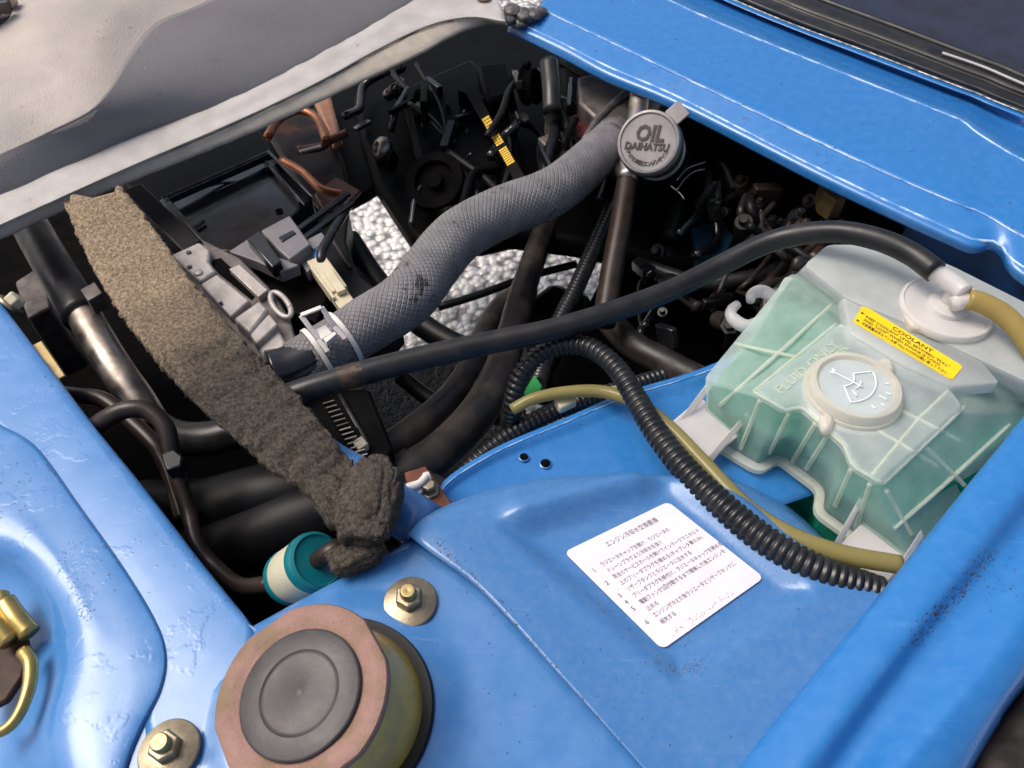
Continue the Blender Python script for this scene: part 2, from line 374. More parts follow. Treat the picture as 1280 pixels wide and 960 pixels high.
def braid():
    m = pbr('braided_hose', (.15, .142, .147), .5, 0, (.25, .238, .243), 40, .6, rough2=.6)
    nt = m.node_tree; N = nt.nodes; L = nt.links; b = N['Principled BSDF']
    uv = N.new('ShaderNodeUVMap'); sp = N.new('ShaderNodeSeparateXYZ'); L.new(uv.outputs[0], sp.inputs[0])
    def lin(a, c):
        x = N.new('ShaderNodeMath'); x.operation = 'MULTIPLY'; x.inputs[1].default_value = a; L.new(sp.outputs[0], x.inputs[0])
        y = N.new('ShaderNodeMath'); y.operation = 'MULTIPLY_ADD'; y.inputs[1].default_value = c; L.new(sp.outputs[1], y.inputs[0]); L.new(x.outputs[0], y.inputs[2])
        s = N.new('ShaderNodeMath'); s.operation = 'SINE'; L.new(y.outputs[0], s.inputs[0])
        q = N.new('ShaderNodeMath'); q.operation = 'ABSOLUTE'; L.new(s.outputs[0], q.inputs[0]); return q
    a = lin(26 * math.pi, 520); c = lin(26 * math.pi, -520)
    mn = N.new('ShaderNodeMath'); mn.operation = 'MINIMUM'; L.new(a.outputs[0], mn.inputs[0]); L.new(c.outputs[0], mn.inputs[1])
    pw = N.new('ShaderNodeMapRange'); pw.inputs[1].default_value = .0; pw.inputs[2].default_value = .55; L.new(mn.outputs[0], pw.inputs[0])
    bp = N.new('ShaderNodeBump'); bp.inputs['Strength'].default_value = .75; bp.inputs['Distance'].default_value = .0011; L.new(pw.outputs[0], bp.inputs['Height']); L.new(bp.outputs[0], b.inputs['Normal'])
    src = b.inputs['Base Color'].links[0].from_socket
    tc = N.new('ShaderNodeTexCoord'); nz = N.new('ShaderNodeTexNoise'); nz.inputs['Scale'].default_value = 24; nz.inputs['Detail'].default_value = 7; nz.inputs['Roughness'].default_value = .7
    L.new(tc.outputs['Object'], nz.inputs['Vector'])
    # scuffed pale zone on the outer bend, dark bare rubber toward the engine
    dt = N.new('ShaderNodeVectorMath'); dt.operation = 'DOT_PRODUCT'; dt.inputs[1].default_value = (.75, .66, 0); L.new(tc.outputs['Object'], dt.inputs[0])
    ad = N.new('ShaderNodeMath'); ad.operation = 'MULTIPLY_ADD'; ad.inputs[1].default_value = .10; L.new(nz.outputs[0], ad.inputs[0]); L.new(dt.outputs['Value'], ad.inputs[2])
    m1 = N.new('ShaderNodeMapRange'); m1.inputs[1].default_value = .185; m1.inputs[2].default_value = .20; L.new(ad.outputs[0], m1.inputs[0])
    x = N.new('ShaderNodeMix'); x.data_type = 'RGBA'; x.inputs[7].default_value = (.03, .027, .026, 1); L.new(m1.outputs[0], x.inputs[0]); L.new(src, x.inputs[6])
    m2 = N.new('ShaderNodeMapRange'); m2.inputs[1].default_value = .62; m2.inputs[2].default_value = .64; L.new(nz.outputs[0], m2.inputs[0])
    y = N.new('ShaderNodeMix'); y.data_type = 'RGBA'; y.inputs[7].default_value = (.035, .033, .034, 1); L.new(m2.outputs[0], y.inputs[0]); L.new(x.outputs[2], y.inputs[6])
    L.new(y.outputs[2], b.inputs['Base Color'])
    return m
M['braid'] = braid()

def ground_mat():
    m = bpy.data.materials.new('wet_aggregate'); m.use_nodes = True; nt = m.node_tree; N = nt.nodes; L = nt.links; b = N['Principled BSDF']
    tc = N.new('ShaderNodeTexCoord'); v = N.new('ShaderNodeTexVoronoi'); v.inputs['Scale'].default_value = 62; L.new(tc.outputs['Object'], v.inputs['Vector'])
    nz = N.new('ShaderNodeTexNoise'); nz.inputs['Scale'].default_value = 60; L.new(tc.outputs['Object'], nz.inputs['Vector'])
    cr = N.new('ShaderNodeValToRGB'); cr.color_ramp.elements[0].position = .4; cr.color_ramp.elements[0].color = (.86, .80, .76, 1); cr.color_ramp.elements[1].position = .8; cr.color_ramp.elements[1].color = (.20, .17, .16, 1)
    L.new(v.outputs['Distance'], cr.inputs[0])
    x = N.new('ShaderNodeMix'); x.data_type = 'RGBA'; x.blend_type = 'MULTIPLY'; x.inputs[0].default_value = .35; L.new(cr.outputs[0], x.inputs[6]); L.new(v.outputs['Color'], x.inputs[7])
    hs = N.new('ShaderNodeHueSaturation'); hs.inputs['Saturation'].default_value = .25; L.new(x.outputs[2], hs.inputs['Color']); hs.inputs['Value'].default_value = 1.05; L.new(hs.outputs[0], b.inputs['Base Color'])
    b.inputs['Roughness'].default_value = .12
    ad = N.new('ShaderNodeMath'); ad.operation = 'MULTIPLY_ADD'; ad.inputs[1].default_value = .4; L.new(nz.outputs[0], ad.inputs[0]); L.new(v.outputs['Distance'], ad.inputs[2])
    bp = N.new('ShaderNodeBump'); bp.invert = True; bp.inputs['Strength'].default_value = 1; bp.inputs['Distance'].default_value = .008; L.new(ad.outputs[0], bp.inputs['Height']); L.new(bp.outputs[0], b.inputs['Normal'])
    return m
M['ground'] = ground_mat()

# ------------------------------------------------------------------ ground
GZ = -0.60
mk_g = mk('ground', [(-400, -400, GZ), (400, -400, GZ), (400, 400, GZ), (-400, 400, GZ)], [(0, 1, 2, 3)], M['ground'], smooth=False)
mk_g.location = (0, 0, GZ)
for v in mk_g.data.vertices: v.co.z = 0
props(mk_g, 'pale wet stone aggregate ground seen through the gaps under the engine bay', 'ground', kind='structure')

# ------------------------------------------------------------------ car body (blue shell)
body = thing('car_body', 'blue painted car body panels framing the open engine bay', 'car body', (0.1, .5, -.45))

def sstep(a, b, x):
    t = max(0, min(1, (x - a) / (b - a))); return t * t * (3 - 2 * t)
def seg_dist(p, a, b):
    ab = b - a; t = max(0, min(1, (p - a).dot(ab) / ab.length_squared)); return (p - (a + ab * t)).length
def poly_sd(p, poly):
    dmin = 1e9; inside = False; n = len(poly)
    for i in range(n):
        a, b = poly[i], poly[(i + 1) % n]; dmin = min(dmin, seg_dist(p, a, b))
        if (a.y > p.y) != (b.y > p.y) and p.x < (b.x - a.x) * (p.y - a.y) / (b.y - a.y) + a.x: inside = not inside
    return -dmin if inside else dmin
def flat(pts, z=0): return [P(x, y, z).to_2d() for x, y in pts]

# cowl under the windscreen
L00 = [(634, 40, -.012), (700, 72, -.012), (757, 102, -.012), (848, 141, -.012), (1029, 234, -.012), (1186, 307, -.012), (1218, 318, -.012), (1236, 312, -.008), (1250, 322, -.012), (1276, 355, -.012), (1420, 430, -.012)]
L0a = [(636, 31, -.002), (702, 62, -.002), (758, 92, -.002), (849, 131, -.002), (1030, 223, -.002), (1187, 297, -.002), (1219, 309, -.002), (1237, 306, -.002), (1252, 314, -.002), (1278, 344, -.002), (1420, 412, -.002)]
L0 = [(640, 24, .002), (705, 55, .002), (760, 83, .002), (850, 122, .002), (1031, 214, .002), (1189, 287, .002), (1221, 300, .002), (1238, 300, .002), (1254, 308, .002), (1279, 333, .002), (1420, 402, .002)]
L1 = [(672, 10, .012), (720, 33, .012), (790, 66, .012), (870, 105, .012), (1065, 198, .012), (1196, 255, .012), (1209, 259, .012), (1223, 265, .0115), (1240, 274, .011), (1280, 297, .011), (1420, 365, .011)]
L1b = [(674, 6, .014), (723, 29, .014), (793, 62, .014), (873, 101, .014), (1068, 194, .014), (1199, 250, .014), (1213, 255, .0135), (1227, 262, .013), (1244, 270, .013), (1284, 293, .013), (1420, 360, .013)]
L2 = [(730, -55, .020), (780, -30, .020), (850, 7, .020), (940, 46, .020), (1085, 104, .020), (1186, 144, .020), (1205, 153, .019), (1220, 165, .0185), (1240, 178, .018), (1284, 203, .018), (1430, 277, .018)]
L2b = [(733, -58, .018), (784, -33, .018), (854, 4, .018), (944, 42, .018), (1090, 100, .018), (1191, 139, .018), (1211, 148, .017), (1226, 160, .017), (1246, 173, .016), (1288, 198, .016), (1434, 270, .016)]
L25 = [(755, -75, .004), (805, -50, .004), (880, -12, .004), (968, 24, .004), (1110, 83, .004), (1205, 118, .004), (1225, 127, .004), (1245, 138, .004), (1262, 148, .004), (1300, 168, .004), (1440, 232, .004)]
L3 = [(775, -62, .016), (830, -36, .016), (904, 0, .016), (985, 34, .016), (1085, 72, .016), (1190, 112, .016), (1215, 121, .016), (1235, 130, .016), (1255, 138, .016), (1290, 152, .016), (1440, 212, .016)]
L3b = [(780, -66, .018), (835, -40, .018), (908, -4, .018), (989, 30, .018), (1089, 67, .018), (1194, 107, .018), (1219, 116, .018), (1239, 125, .018), (1259, 133, .018), (1294, 147, .018), (1440, 207, .018)]
cowl = Patch([L00, L0a, L0, L1, L1b, L2, L2b, L25, L3, L3b], nu=120, nv=5)
cowl.build('cowl_panel', M['blue'], body)
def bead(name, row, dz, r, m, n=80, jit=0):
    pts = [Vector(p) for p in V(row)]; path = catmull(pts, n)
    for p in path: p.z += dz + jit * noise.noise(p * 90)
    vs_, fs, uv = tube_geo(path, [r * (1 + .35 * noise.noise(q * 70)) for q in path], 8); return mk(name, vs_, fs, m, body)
bead('edge_highlight', L1, .0005, .0010, M['blue_worn_highlight'])  # pale beads draw the highlight lines along the cowl creases
bead('edge_highlight', L2, .0001, .0011, M['blue_worn_highlight'], jit=.0006)
bead('edge_highlight', L0, -.0006, .0016, M['blue_worn_highlight'])
# dirt smears along the channel
DIRT = pbr('grime_smear', (.03, .028, .03), .7, 0, (.07, .07, .08), 150, .8)

# side panel left of the opening, base layer
sideR = [
    [(-62, 330, -.05), (2, 402, -.05), (106, 540, -.05), (178, 632, -.05), (248, 720, -.05), (312, 800, -.05)],
    [(-58, 306, -.008), (4, 384, -.008), (112, 526, -.008), (183, 614, -.008), (254, 706, -.008), (318, 786, -.008)],
    [(-62, 298, 0), (-1, 377, 0), (107, 520, 0), (178, 609, 0), (248, 700, 0), (314, 780, 0)],
    [(-74, 300, .003), (-14, 380, .003), (95, 523, .003), (166, 613, .003), (236, 706, .003), (318, 798, .003)],
    [(-110, 470, .003), (-40, 520, .003), (40, 590, .003), (110, 690, .003), (170, 800, .003), (180, 900, .003), (200, 985, .003), (290, 1000, .003)]]
side = Patch(sideR, nu=60, nv=6); side.build('side_panel', M['blue_wet'], body)
# raised lamp-side pressing over it
lampR = [
    [(-90, 495, .0035), (-40, 512, .0035), (3, 532, .0035), (47, 560, .0035), (102, 635, .0035), (152, 705, .0035), (192, 770, .0035), (208, 815, .0035), (202, 862, .0035), (177, 912, .0035), (158, 962, .0035), (150, 1020, .0035)],
    [(-90, 499, .006), (-40, 516, .006), (0, 537, .006), (44, 565, .006), (99, 640, .006), (149, 710, .006), (188, 774, .006), (204, 817, .006), (198, 860, .006), (174, 908, .006), (155, 958, .006), (147, 1020, .006)],
    [(-95, 560, .008), (-45, 580, .008), (-5, 600, .008), (32, 630, .008), (75, 685, .008), (115, 740, .008), (145, 790, .008), (158, 825, .008), (150, 865, .008), (140, 905, .008), (140, 955, .008), (145, 1030, .008)],
    [(-100, 650, .008), (-50, 652, .008), (0, 660, .008), (40, 685, .008), (70, 715, .008), (92, 750, .008), (105, 790, .008), (108, 820, .008), (102, 860, .008), (98, 900, .008), (108, 950, .008), (130, 1030, .008)],
    [(-100, 672, .004), (-50, 674, .004), (0, 682, .004), (34, 704, .004), (58, 735, .004), (75, 765, .004), (84, 795, .004), (84, 822, .004), (76, 858, .004), (68, 898, .004), (72, 945, .004), (95, 1030, .004)],
    [(-100, 715, -.012), (-50, 715, -.012), (-2, 718, -.012), (20, 732, -.012), (38, 755, -.012), (48, 785, -.012), (51, 808, -.012), (50, 830, -.012), (44, 862, -.012), (37, 895, -.012), (36, 940, -.012), (48, 1030, -.012)],
    [(-110, 770, -.024), (-60, 770, -.024), (-30, 775, -.024), (-12, 785, -.024), (2, 800, -.024), (8, 815, -.024), (10, 830, -.024), (8, 850, -.024), (4, 875, -.024), (0, 905, -.024), (-2, 945, -.024), (0, 1030, -.024)],
    [(-160, 850, -.030), (-150, 852, -.030), (-140, 855, -.030), (-130, 860, -.030), (-120, 865, -.030), (-115, 870, -.030), (-115, 880, -.030), (-115, 890, -.030), (-115, 905, -.030), (-115, 930, -.030), (-115, 970, -.030), (-110, 1040, -.030)]]
lamp = Patch(lampR, nu=90, nv=8); lamp.build('lamp_side_pressing', M['blue_wet'], body)

# strut tower top
strutR = [
    [(312, 806, -.05), (404, 752, -.05), (470, 714, -.05), (545, 672, -.05)],
    [(314, 788, -.010), (402, 740, -.010), (470, 703, -.010), (540, 664, -.010)],
    [(314, 784, -.001), (402, 736, -.001), (472, 699, -.001), (540, 661, -.001)],
    [(314, 795, .0), (326, 792, .004), (408, 748, .004), (478, 711, .004), (548, 673, .004)],
    [(296, 826, .0), (330, 826, .004), (420, 780, .0045), (500, 740, .0045), (575, 705, .0045)],
    [(130, 900, .0), (270, 930, .003), (400, 930, .0045), (560, 890, .0045), (700, 830, .0045)],
    [(60, 1060, .0), (210, 1080, .003), (380, 1090, .0045), (640, 1050, .0045), (880, 1010, .0045)],
    [(20, 1300, .0), (200, 1360, .003), (380, 1380, .0045), (700, 1360, .0045), (1040, 1300, .0045)]]
strut = Patch(strutR, nu=50, nv=8)
sc_c = P(420, 895, 0).to_2d()
for c in strut.g:
    for v in c:
        dd = (v.to_2d() - sc_c).length
        v.z += .006 * (1 - sstep(.058, .085, dd))
strut.build('strut_tower', M['blue_damp'], body)

# radiator-side panel that carries the sticker
pocket = flat([(640, 662), (835, 596), (1000, 735), (850, 838)], .01)
hump_a, hump_b = P(655, 640, .01).to_2d(), P(790, 606, .01).to_2d()
slot_a, slot_b = P(838, 800, .01).to_2d(), P(962, 742, .01).to_2d()
def stick_z(v):
    p = v.to_2d(); sd = poly_sd(p, pocket)
    z = .0085 * sstep(-.010, .012, sd)
    z += .006 * (1 - sstep(.0, .022, seg_dist(p, hump_a, hump_b)))
    return z
stickR = [
    [(508, 690, -.04), (545, 660, -.04), (590, 640, -.04), (640, 622, -.04), (700, 616, -.04), (780, 614, -.04), (860, 617, -.04), (930, 640, -.04), (1010, 700, -.04), (1110, 760, -.04)],
    [(510, 678, .000), (528, 656, -.004), (566, 636, -.006), (620, 618, -.006), (690, 604, -.006), (780, 600, -.006), (858, 604, -.006), (925, 628, -.006), (1005, 690, -.006), (1110, 752, -.006)],
    [(511, 675, .0035), (534, 656, .0035), (572, 642, .003), (628, 626, .002), (692, 611, .002), (780, 606, .002), (856, 610, .002), (920, 634, .002), (1000, 697, .002), (1110, 757, .002)],
    [(530, 690, .007), (556, 676, .008), (600, 664, .006), (650, 652, .004), (705, 640, .003), (780, 634, .003), (850, 640, .003), (910, 664, .003), (985, 720, .003), (1105, 775, .003)],
    [(600, 742, .007), (630, 730, .006), (670, 718, .004), (720, 712, .003), (780, 712, .003), (830, 720, .003), (890, 738, .003), (940, 760, .003), (1000, 790, .003), (1075, 830, .003)],
    [(700, 850, .007), (720, 845, .006), (750, 838, .004), (790, 832, .003), (830, 834, .003), (870, 840, .003), (910, 850, .003), (940, 860, .003), (980, 880, .003), (1020, 900, .003)],
    [(800, 962, .007), (815, 960, .006), (835, 955, .005), (860, 950, .004), (885, 950, .004), (905, 952, .004), (925, 955, .004), (940, 958, .004), (955, 962, .004), (985, 975, .004)],
    [(870, 1040, .007), (880, 1040, .006), (890, 1040, .005), (900, 1040, .005), (915, 1040, .005), (925, 1040, .005), (935, 1040, .005), (945, 1040, .005), (955, 1042, .005), (975, 1045, .005)],
    [(980 + 6 * i, 1290, .006) for i in range(10)]]
stick = Patch(stickR, nu=80, nv=12, zf=stick_z); stick.build('radiator_support_panel', M['blue_dusty'], body, solid=.002)

# lower shelf with two small holes behind it
backR = [
    [(535, 680, -.10), (548, 612, -.10), (622, 566, -.10), (705, 532, -.10), (784, 500, -.10), (874, 472, -.10), (960, 440, -.10)],
    [(542, 640, -.032), (556, 600, -.032), (622, 558, -.032), (702, 524, -.032), (782, 490, -.032), (872, 462, -.032), (960, 425, -.032)],
    [(543, 644, -.029), (558, 606, -.029), (624, 564, -.029), (704, 530, -.029), (784, 496, -.029), (874, 468, -.029), (962, 431, -.029)],
    [(546, 648, -.034), (566, 614, -.034), (632, 574, -.034), (708, 546, -.034), (786, 516, -.034), (876, 486, -.034), (966, 450, -.034)],
    [(560, 670, -.040), (600, 642, -.040), (660, 612, -.040), (720, 600, -.040), (800, 580, -.040), (900, 560, -.040), (1000, 530, -.040)],
    [(600, 720, -.045), (650, 700, -.045), (710, 680, -.045), (780, 670, -.045), (860, 660, -.045), (950, 640, -.045), (1040, 610, -.045)]]
back = Patch(backR, nu=60, nv=8); back.build('lower_shelf', M['blue'], body, solid=.002)
bead('edge_highlight', backR[2], .0004, .0005, M['blue_worn_highlight'])
for hx, hy, hr in ((655, 572, 5.5), (682, 580, 6.5)):
    best = min((v for c in back.g for v in c), key=lambda v: (v - P(hx, hy, -.036)).length)
    p = P(hx, hy, best.z) + Vector((0, 0, .0008)); rr = S(hx, hy, -.036, hr)
    lathe('hole', [(rr, -.001), (rr, .0), (rr * .9, .0003), (.0002, .0003)], p, (0, 0, 1), M['black_matte'], body, seg=20)
    lathe('hole_rim', [(rr * 1.25, -.001), (rr * 1.22, .0002), (rr * 1.02, .0006), (rr * .98, .0)], p, (0, 0, 1), M['blue'], body, seg=20)
# gusset strip between shelf and panel
g2 = Patch([[(905, 590, -.05), (980, 628, -.05), (1050, 690, -.05)], [(900, 598, -.028), (975, 640, -.028), (1045, 700, -.028)], [(895, 640, -.03), (960, 690, -.03), (1040, 740, -.03)]], nu=20, nv=4)
g2.build('shelf_gusset', M['blue_dusty'], body)

# rail on the right
railR = [
    [(872, 1040, -.01), (925, 965, -.02), (1108, 758, -.06), (1310, 525, -.06), (1450, 360, -.06)],
    [(868, 1040, .004), (917, 966, .010), (1098, 744, .022), (1296, 500, .030), (1440, 330, .030)],
    [(880, 1046, .012), (930, 972, .018), (1108, 748, .030), (1306, 506, .036), (1450, 334, .036)],
    [(930, 1060, .022), (990, 980, .028), (1146, 778, .036), (1330, 545, .040), (1460, 380, .040)],
    [(984, 1060, .013), (1054, 940, .018), (1160, 798, .025), (1250, 690, .029), (1460, 430, .029)],
    [(1002, 1070, .0132), (1070, 953, .0182), (1176, 811, .0252), (1266, 703, .0292), (1475, 440, .0292)],
    [(1050, 1070, .026), (1100, 985, .031), (1200, 860, .035), (1300, 720, .038), (1480, 500, .038)],
    [(1090, 1070, .027), (1150, 965, .031), (1215, 875, .035), (1286, 785, .038), (1480, 540, .038)],
    [(1120, 1070, .021), (1180, 975, .025), (1240, 890, .029), (1300, 810, .032), (1490, 570, .032)],
    [(1150, 1070, .012), (1212, 962, .016), (1246, 905, .018), (1286, 848, .020), (1490, 600, .020)],
    [(1152, 1072, -.02), (1214, 966, -.02), (1248, 909, -.02), (1288, 852, -.02), (1492, 604, -.02)]]
railR = [[(r[0][0] + 1.6 * (r[0][0] - r[1][0]), r[0][1] + 1.6 * (r[0][1] - r[1][1]), r[0][2])] + r for r in railR]
rail = Patch(railR, nu=70, nv=6); rail.build('side_rail', M['blue'], body)

# bracing tube under the felt, down to a lug
tube('cross_tube', [(190, 366, -.02), (220, 398, -.018), (260, 440, -.016), (380, 560, -.014), (450, 605, -.012), (534, 660, -.014)], [.022, .022, .021, .019], M['blue_dusty'], body, n=40, seg=20)

# inner bulkhead under the cowl; unseen skirts and walls added to block side light
def wall_sheet(name, top, zb, m, shift=(0, 0, 0)):
    t = [P(*p) + Vector(shift) for p in top]; n = len(t)
    b = [Vector((p.x, p.y, zb)) for p in t]
    o = mk(name, t + b, [(i, i + 1, n + i + 1, n + i) for i in range(n - 1)], m, body, smooth=False)
    md = o.modifiers.new('s', 'SOLIDIFY'); md.thickness = .003; return o
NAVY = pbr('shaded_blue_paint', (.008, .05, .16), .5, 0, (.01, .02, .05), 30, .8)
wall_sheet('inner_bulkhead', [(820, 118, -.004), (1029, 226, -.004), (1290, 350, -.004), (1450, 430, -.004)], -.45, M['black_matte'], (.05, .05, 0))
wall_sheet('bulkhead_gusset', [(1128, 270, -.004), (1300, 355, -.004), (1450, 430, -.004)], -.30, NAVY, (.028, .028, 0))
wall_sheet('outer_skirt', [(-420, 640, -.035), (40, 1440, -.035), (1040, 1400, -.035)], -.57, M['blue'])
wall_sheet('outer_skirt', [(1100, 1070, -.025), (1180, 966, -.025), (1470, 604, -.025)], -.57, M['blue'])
wall_sheet('light_block_wall', [(-330, 300, -.055), (-200, 300, -.055), (-62, 335, -.055)], -.57, M['black_matte'])
wall_sheet('light_block_wall', [(-62, 330, -.051), (312, 802, -.051), (545, 676, -.051)], -.45, M['black_matte'], (-.02, -.03, 0))
prism('corner_gusset', [(296, 772), (350, 800), (330, 870), (240, 990), (150, 1000), (175, 900), (230, 830)], .0024, -.002, M['blue_damp'], body, bevel=.0005)

# grime that has collected in the folds: flat irregular flakes lying on the paint
def specks(tree_patch, line, n, spread, m, rmin, rmax, seed):
    from mathutils.bvhtree import BVHTree
    k = tree_patch.nv + 1; vv = [v for c in tree_patch.g for v in c]
    tree = BVHTree.FromPolygons(vv, [(i * k + j, (i + 1) * k + j, (i + 1) * k + j + 1, i * k + j + 1) for i in range(tree_patch.nu) for j in range(tree_patch.nv)])
    rnd = random.Random(seed); VS, FS = [], []
    for _ in range(n):
        t = rnd.random() * (len(line) - 1); i = min(int(t), len(line) - 2); f = t - i
        x = line[i][0] + (line[i + 1][0] - line[i][0]) * f + rnd.gauss(0, spread); y = line[i][1] + (line[i + 1][1] - line[i][1]) * f + rnd.gauss(0, spread)
        h = tree.ray_cast(CAM, (P(x, y, -.2) - CAM).normalized())
        if not h[0]: continue
        nn = h[1] if h[1].z > 0 else -h[1]; ex, ey, a = frame(nn); r = rmin + (rmax - rmin) * rnd.random() ** 2.5; b = len(VS); K = 7
        for q in range(K):
            th = 2 * math.pi * q / K; rr = r * rnd.uniform(.45, 1.25); VS.append(h[0] + (ex * math.cos(th) + ey * math.sin(th)) * rr + a * .00005)
        VS.append(h[0] + a * (.00025 + r * .05))
        for q in range(K): FS.append((b + q, b + (q + 1) % K, b + K))
    if VS: props(mk('grime_flakes', VS, FS, m, body), kind='stuff')
GR1 = pbr('grime', (.028, .022, .02), .8, 0, (.05, .035, .025), 200, .8); GR2 = pbr('rust_dust', (.10, .055, .03), .85, 0, (.05, .035, .03), 200, .8)
specks(rail, [(1140, 806), (1170, 770), (1200, 738), (1240, 690)], 520, 5, GR1, .0002, .0009, 21)
specks(rail, [(1240, 720), (1265, 730)], 60, 16, GR1, .0002, .0007, 22)
specks(cowl, [(970, 44), (1060, 80), (1130, 108), (1190, 142)], 600, 6, GR1, .0001, .0006, 23)
specks(cowl, [(700, 30), (1000, 120), (1240, 240)], 160, 40, GR1, .0001, .0005, 24)
specks(stick, [(820, 826), (845, 838), (868, 834), (880, 822)], 300, 6, GR2, .0001, .0006, 25)
specks(stick, [(540, 670), (620, 750), (700, 846), (790, 950)], 220, 3, GR2, .0002, .0009, 26)
specks(stick, [(620, 660), (760, 860), (950, 800)], 260, 60, GR1, .0001, .0006, 27)
specks(back, [(560, 606), (640, 566), (740, 530), (860, 490)], 130, 10, GR2, .0001, .0007, 28)
specks(strut, [(560, 760), (660, 900)], 120, 50, GR1, .0001, .0006, 29)
specks(lamp, [(60, 600), (180, 820)], 80, 40, GR1, .0001, .0005, 30)
# water drops on the cowl and left pressing
def drops(patch, n, urange, vrange, seed, rmin, rmax, par=None):
    rnd = random.Random(seed); VS, FS = [], []
    for _ in range(n):
        u = rnd.uniform(*urange); v = rnd.uniform(*vrange); p, nn = patch.at(u, v)
        if noise.noise(p * 18) < -.12: continue
        x, y, a = frame(nn); r = rmin + (rmax - rmin) * rnd.random() ** 3; el = 1 + rnd.random() * (1.2 if rnd.random() < .25 else .3); th = rnd.random() * 6.28
        base = len(VS)
        for rr, hh in ((1, -.05), (.8, .28), (.42, .45)):
            for k in range(7):
                t = 2 * math.pi * k / 7; dx, dy = math.cos(t) * rr * r * el, math.sin(t) * rr * r
                VS.append(p + x * (dx * math.cos(th) - dy * math.sin(th)) + y * (dx * math.sin(th) + dy * math.cos(th)) + a * (hh * r))
        VS.append(p + a * r * .5)
        for i in range(2):
            for k in range(7): FS.append((base + i * 7 + k, base + i * 7 + (k + 1) % 7, base + (i + 1) * 7 + (k + 1) % 7, base + (i + 1) * 7 + k))
        for k in range(7): FS.append((base + 14 + k, base + 14 + (k + 1) % 7, base + 21))
    return props(mk('water_drops', VS, FS, M['water'], par or body), kind='stuff')
drops(cowl, 900, (.06, .97), (.24, .63), 3, .0004, .0017)
drops(lamp, 700, (.1, .6), (.10, .42), 4, .0003, .0010)
drops(side, 420, (.15, .95), (.35, .8), 5, .0003, .0009)

# ------------------------------------------------------------------ grey lining and strip, top left
M0 = [(-140, 300), (0, 238), (170, 165), (290, 118), (380, 72), (470, 22), (530, -14), (600, -50)]
M1 = [(-140, 342), (0, 280), (160, 208), (300, 148), (400, 100), (480, 56), (540, 29), (590, 20), (632, 26)]
M2 = [(-140, 360), (0, 298), (150, 232), (320, 163), (430, 112), (520, 70), (572, 42), (612, 30), (634, 32)]
def zrow(r, z): return [(x, y, z) for x, y in r]
lin = thing('floor_lining', 'grey rubber lining sheet with a curved overlap seam in the upper left corner', 'lining', P(150, 60, .05))
sz_ = [.056, .056, .058, .063, .071, .078, .084, .088, .088, .088]
seam = [(x, y, z) for (x, y), z in zip([(-140, 250), (-60, 218), (0, 192), (60, 165), (110, 140), (138, 108), (160, 68), (195, 28), (260, 0), (360, -60)], sz_)]
m_a = catmull([P(x, y, .031) for x, y in [(a + 2, b + 5) for a, b in M0]], 70); m_b = catmull([P(x, y, z) for x, y, z in seam], 70)
m_c = catmull(V([(x, y, z + .018) for (x, y), z in zip([(-150, 190), (-70, 165), (-10, 145), (40, 120), (80, 92), (108, 60), (130, 26), (160, -8), (215, -36), (300, -85)], sz_)]), 70)
lower = Patch([[p + Vector((0, 0, -.006)) for p in m_a], m_a, [a.lerp(b, .33) + Vector((0, 0, .003)) for a, b in zip(m_a, m_b)], [a.lerp(b, .67) + Vector((0, 0, .003)) for a, b in zip(m_a, m_b)], m_b], nu=70, nv=8, world=True)
lower.build('lower_sheet', M['mat_dark'], lin, solid=.003)
m_d = catmull(V([(x, y, z + .034) for (x, y), z in zip([(-155, 110), (-80, 100), (-20, 85), (18, 62), (45, 34), (66, 4), (84, -28), (110, -54), (150, -84), (230, -120)], sz_)]), 70)
m_e = catmull(V([(x, y, z + .042) for (x, y), z in zip([(-200, 20), (-130, 0), (-80, -10), (-50, -25), (-30, -45), (-10, -60), (10, -80), (40, -100), (90, -120), (170, -140)], sz_)]), 70)
dn = Vector((0, 0, -.0017))
up = Patch([[a.lerp(b, .85) + dn + Vector((0, 0, .001)) for a, b in zip(m_a, m_b)], [p + dn for p in m_b], m_c, m_d, m_e], nu=70, nv=10, world=True)
up.build('upper_sheet', M['mat_lit'], lin, solid=.003)
drops(lower, 260, (.1, .98), (.2, .95), 13, .0004, .0014, lin); drops(up, 160, (.1, .9), (.3, .9), 14, .0004, .0014, lin)
# small metal hinge foot resting in the corner
hf = thing('seat_hinge', 'dark metal hinge end poking into the top left corner', 'hinge', P(5, 20, .102))
lathe('foot_ring', [(.030, 0), (.033, .002), (.033, .007), (.030, .010), (.024, .010), (.022, .006)], P(-14, 18, .102), (.2, -.1, 1), M['cap_rubber'], hf)
bar('hinge_arm', P(-30, -5, .118), P(18, 2, .115), .012, .010, M['steel'], hf)
bar('hinge_arm', P(-30, 14, .119), P(12, 8, .115), .008, .012, M['cast_dark'], hf)

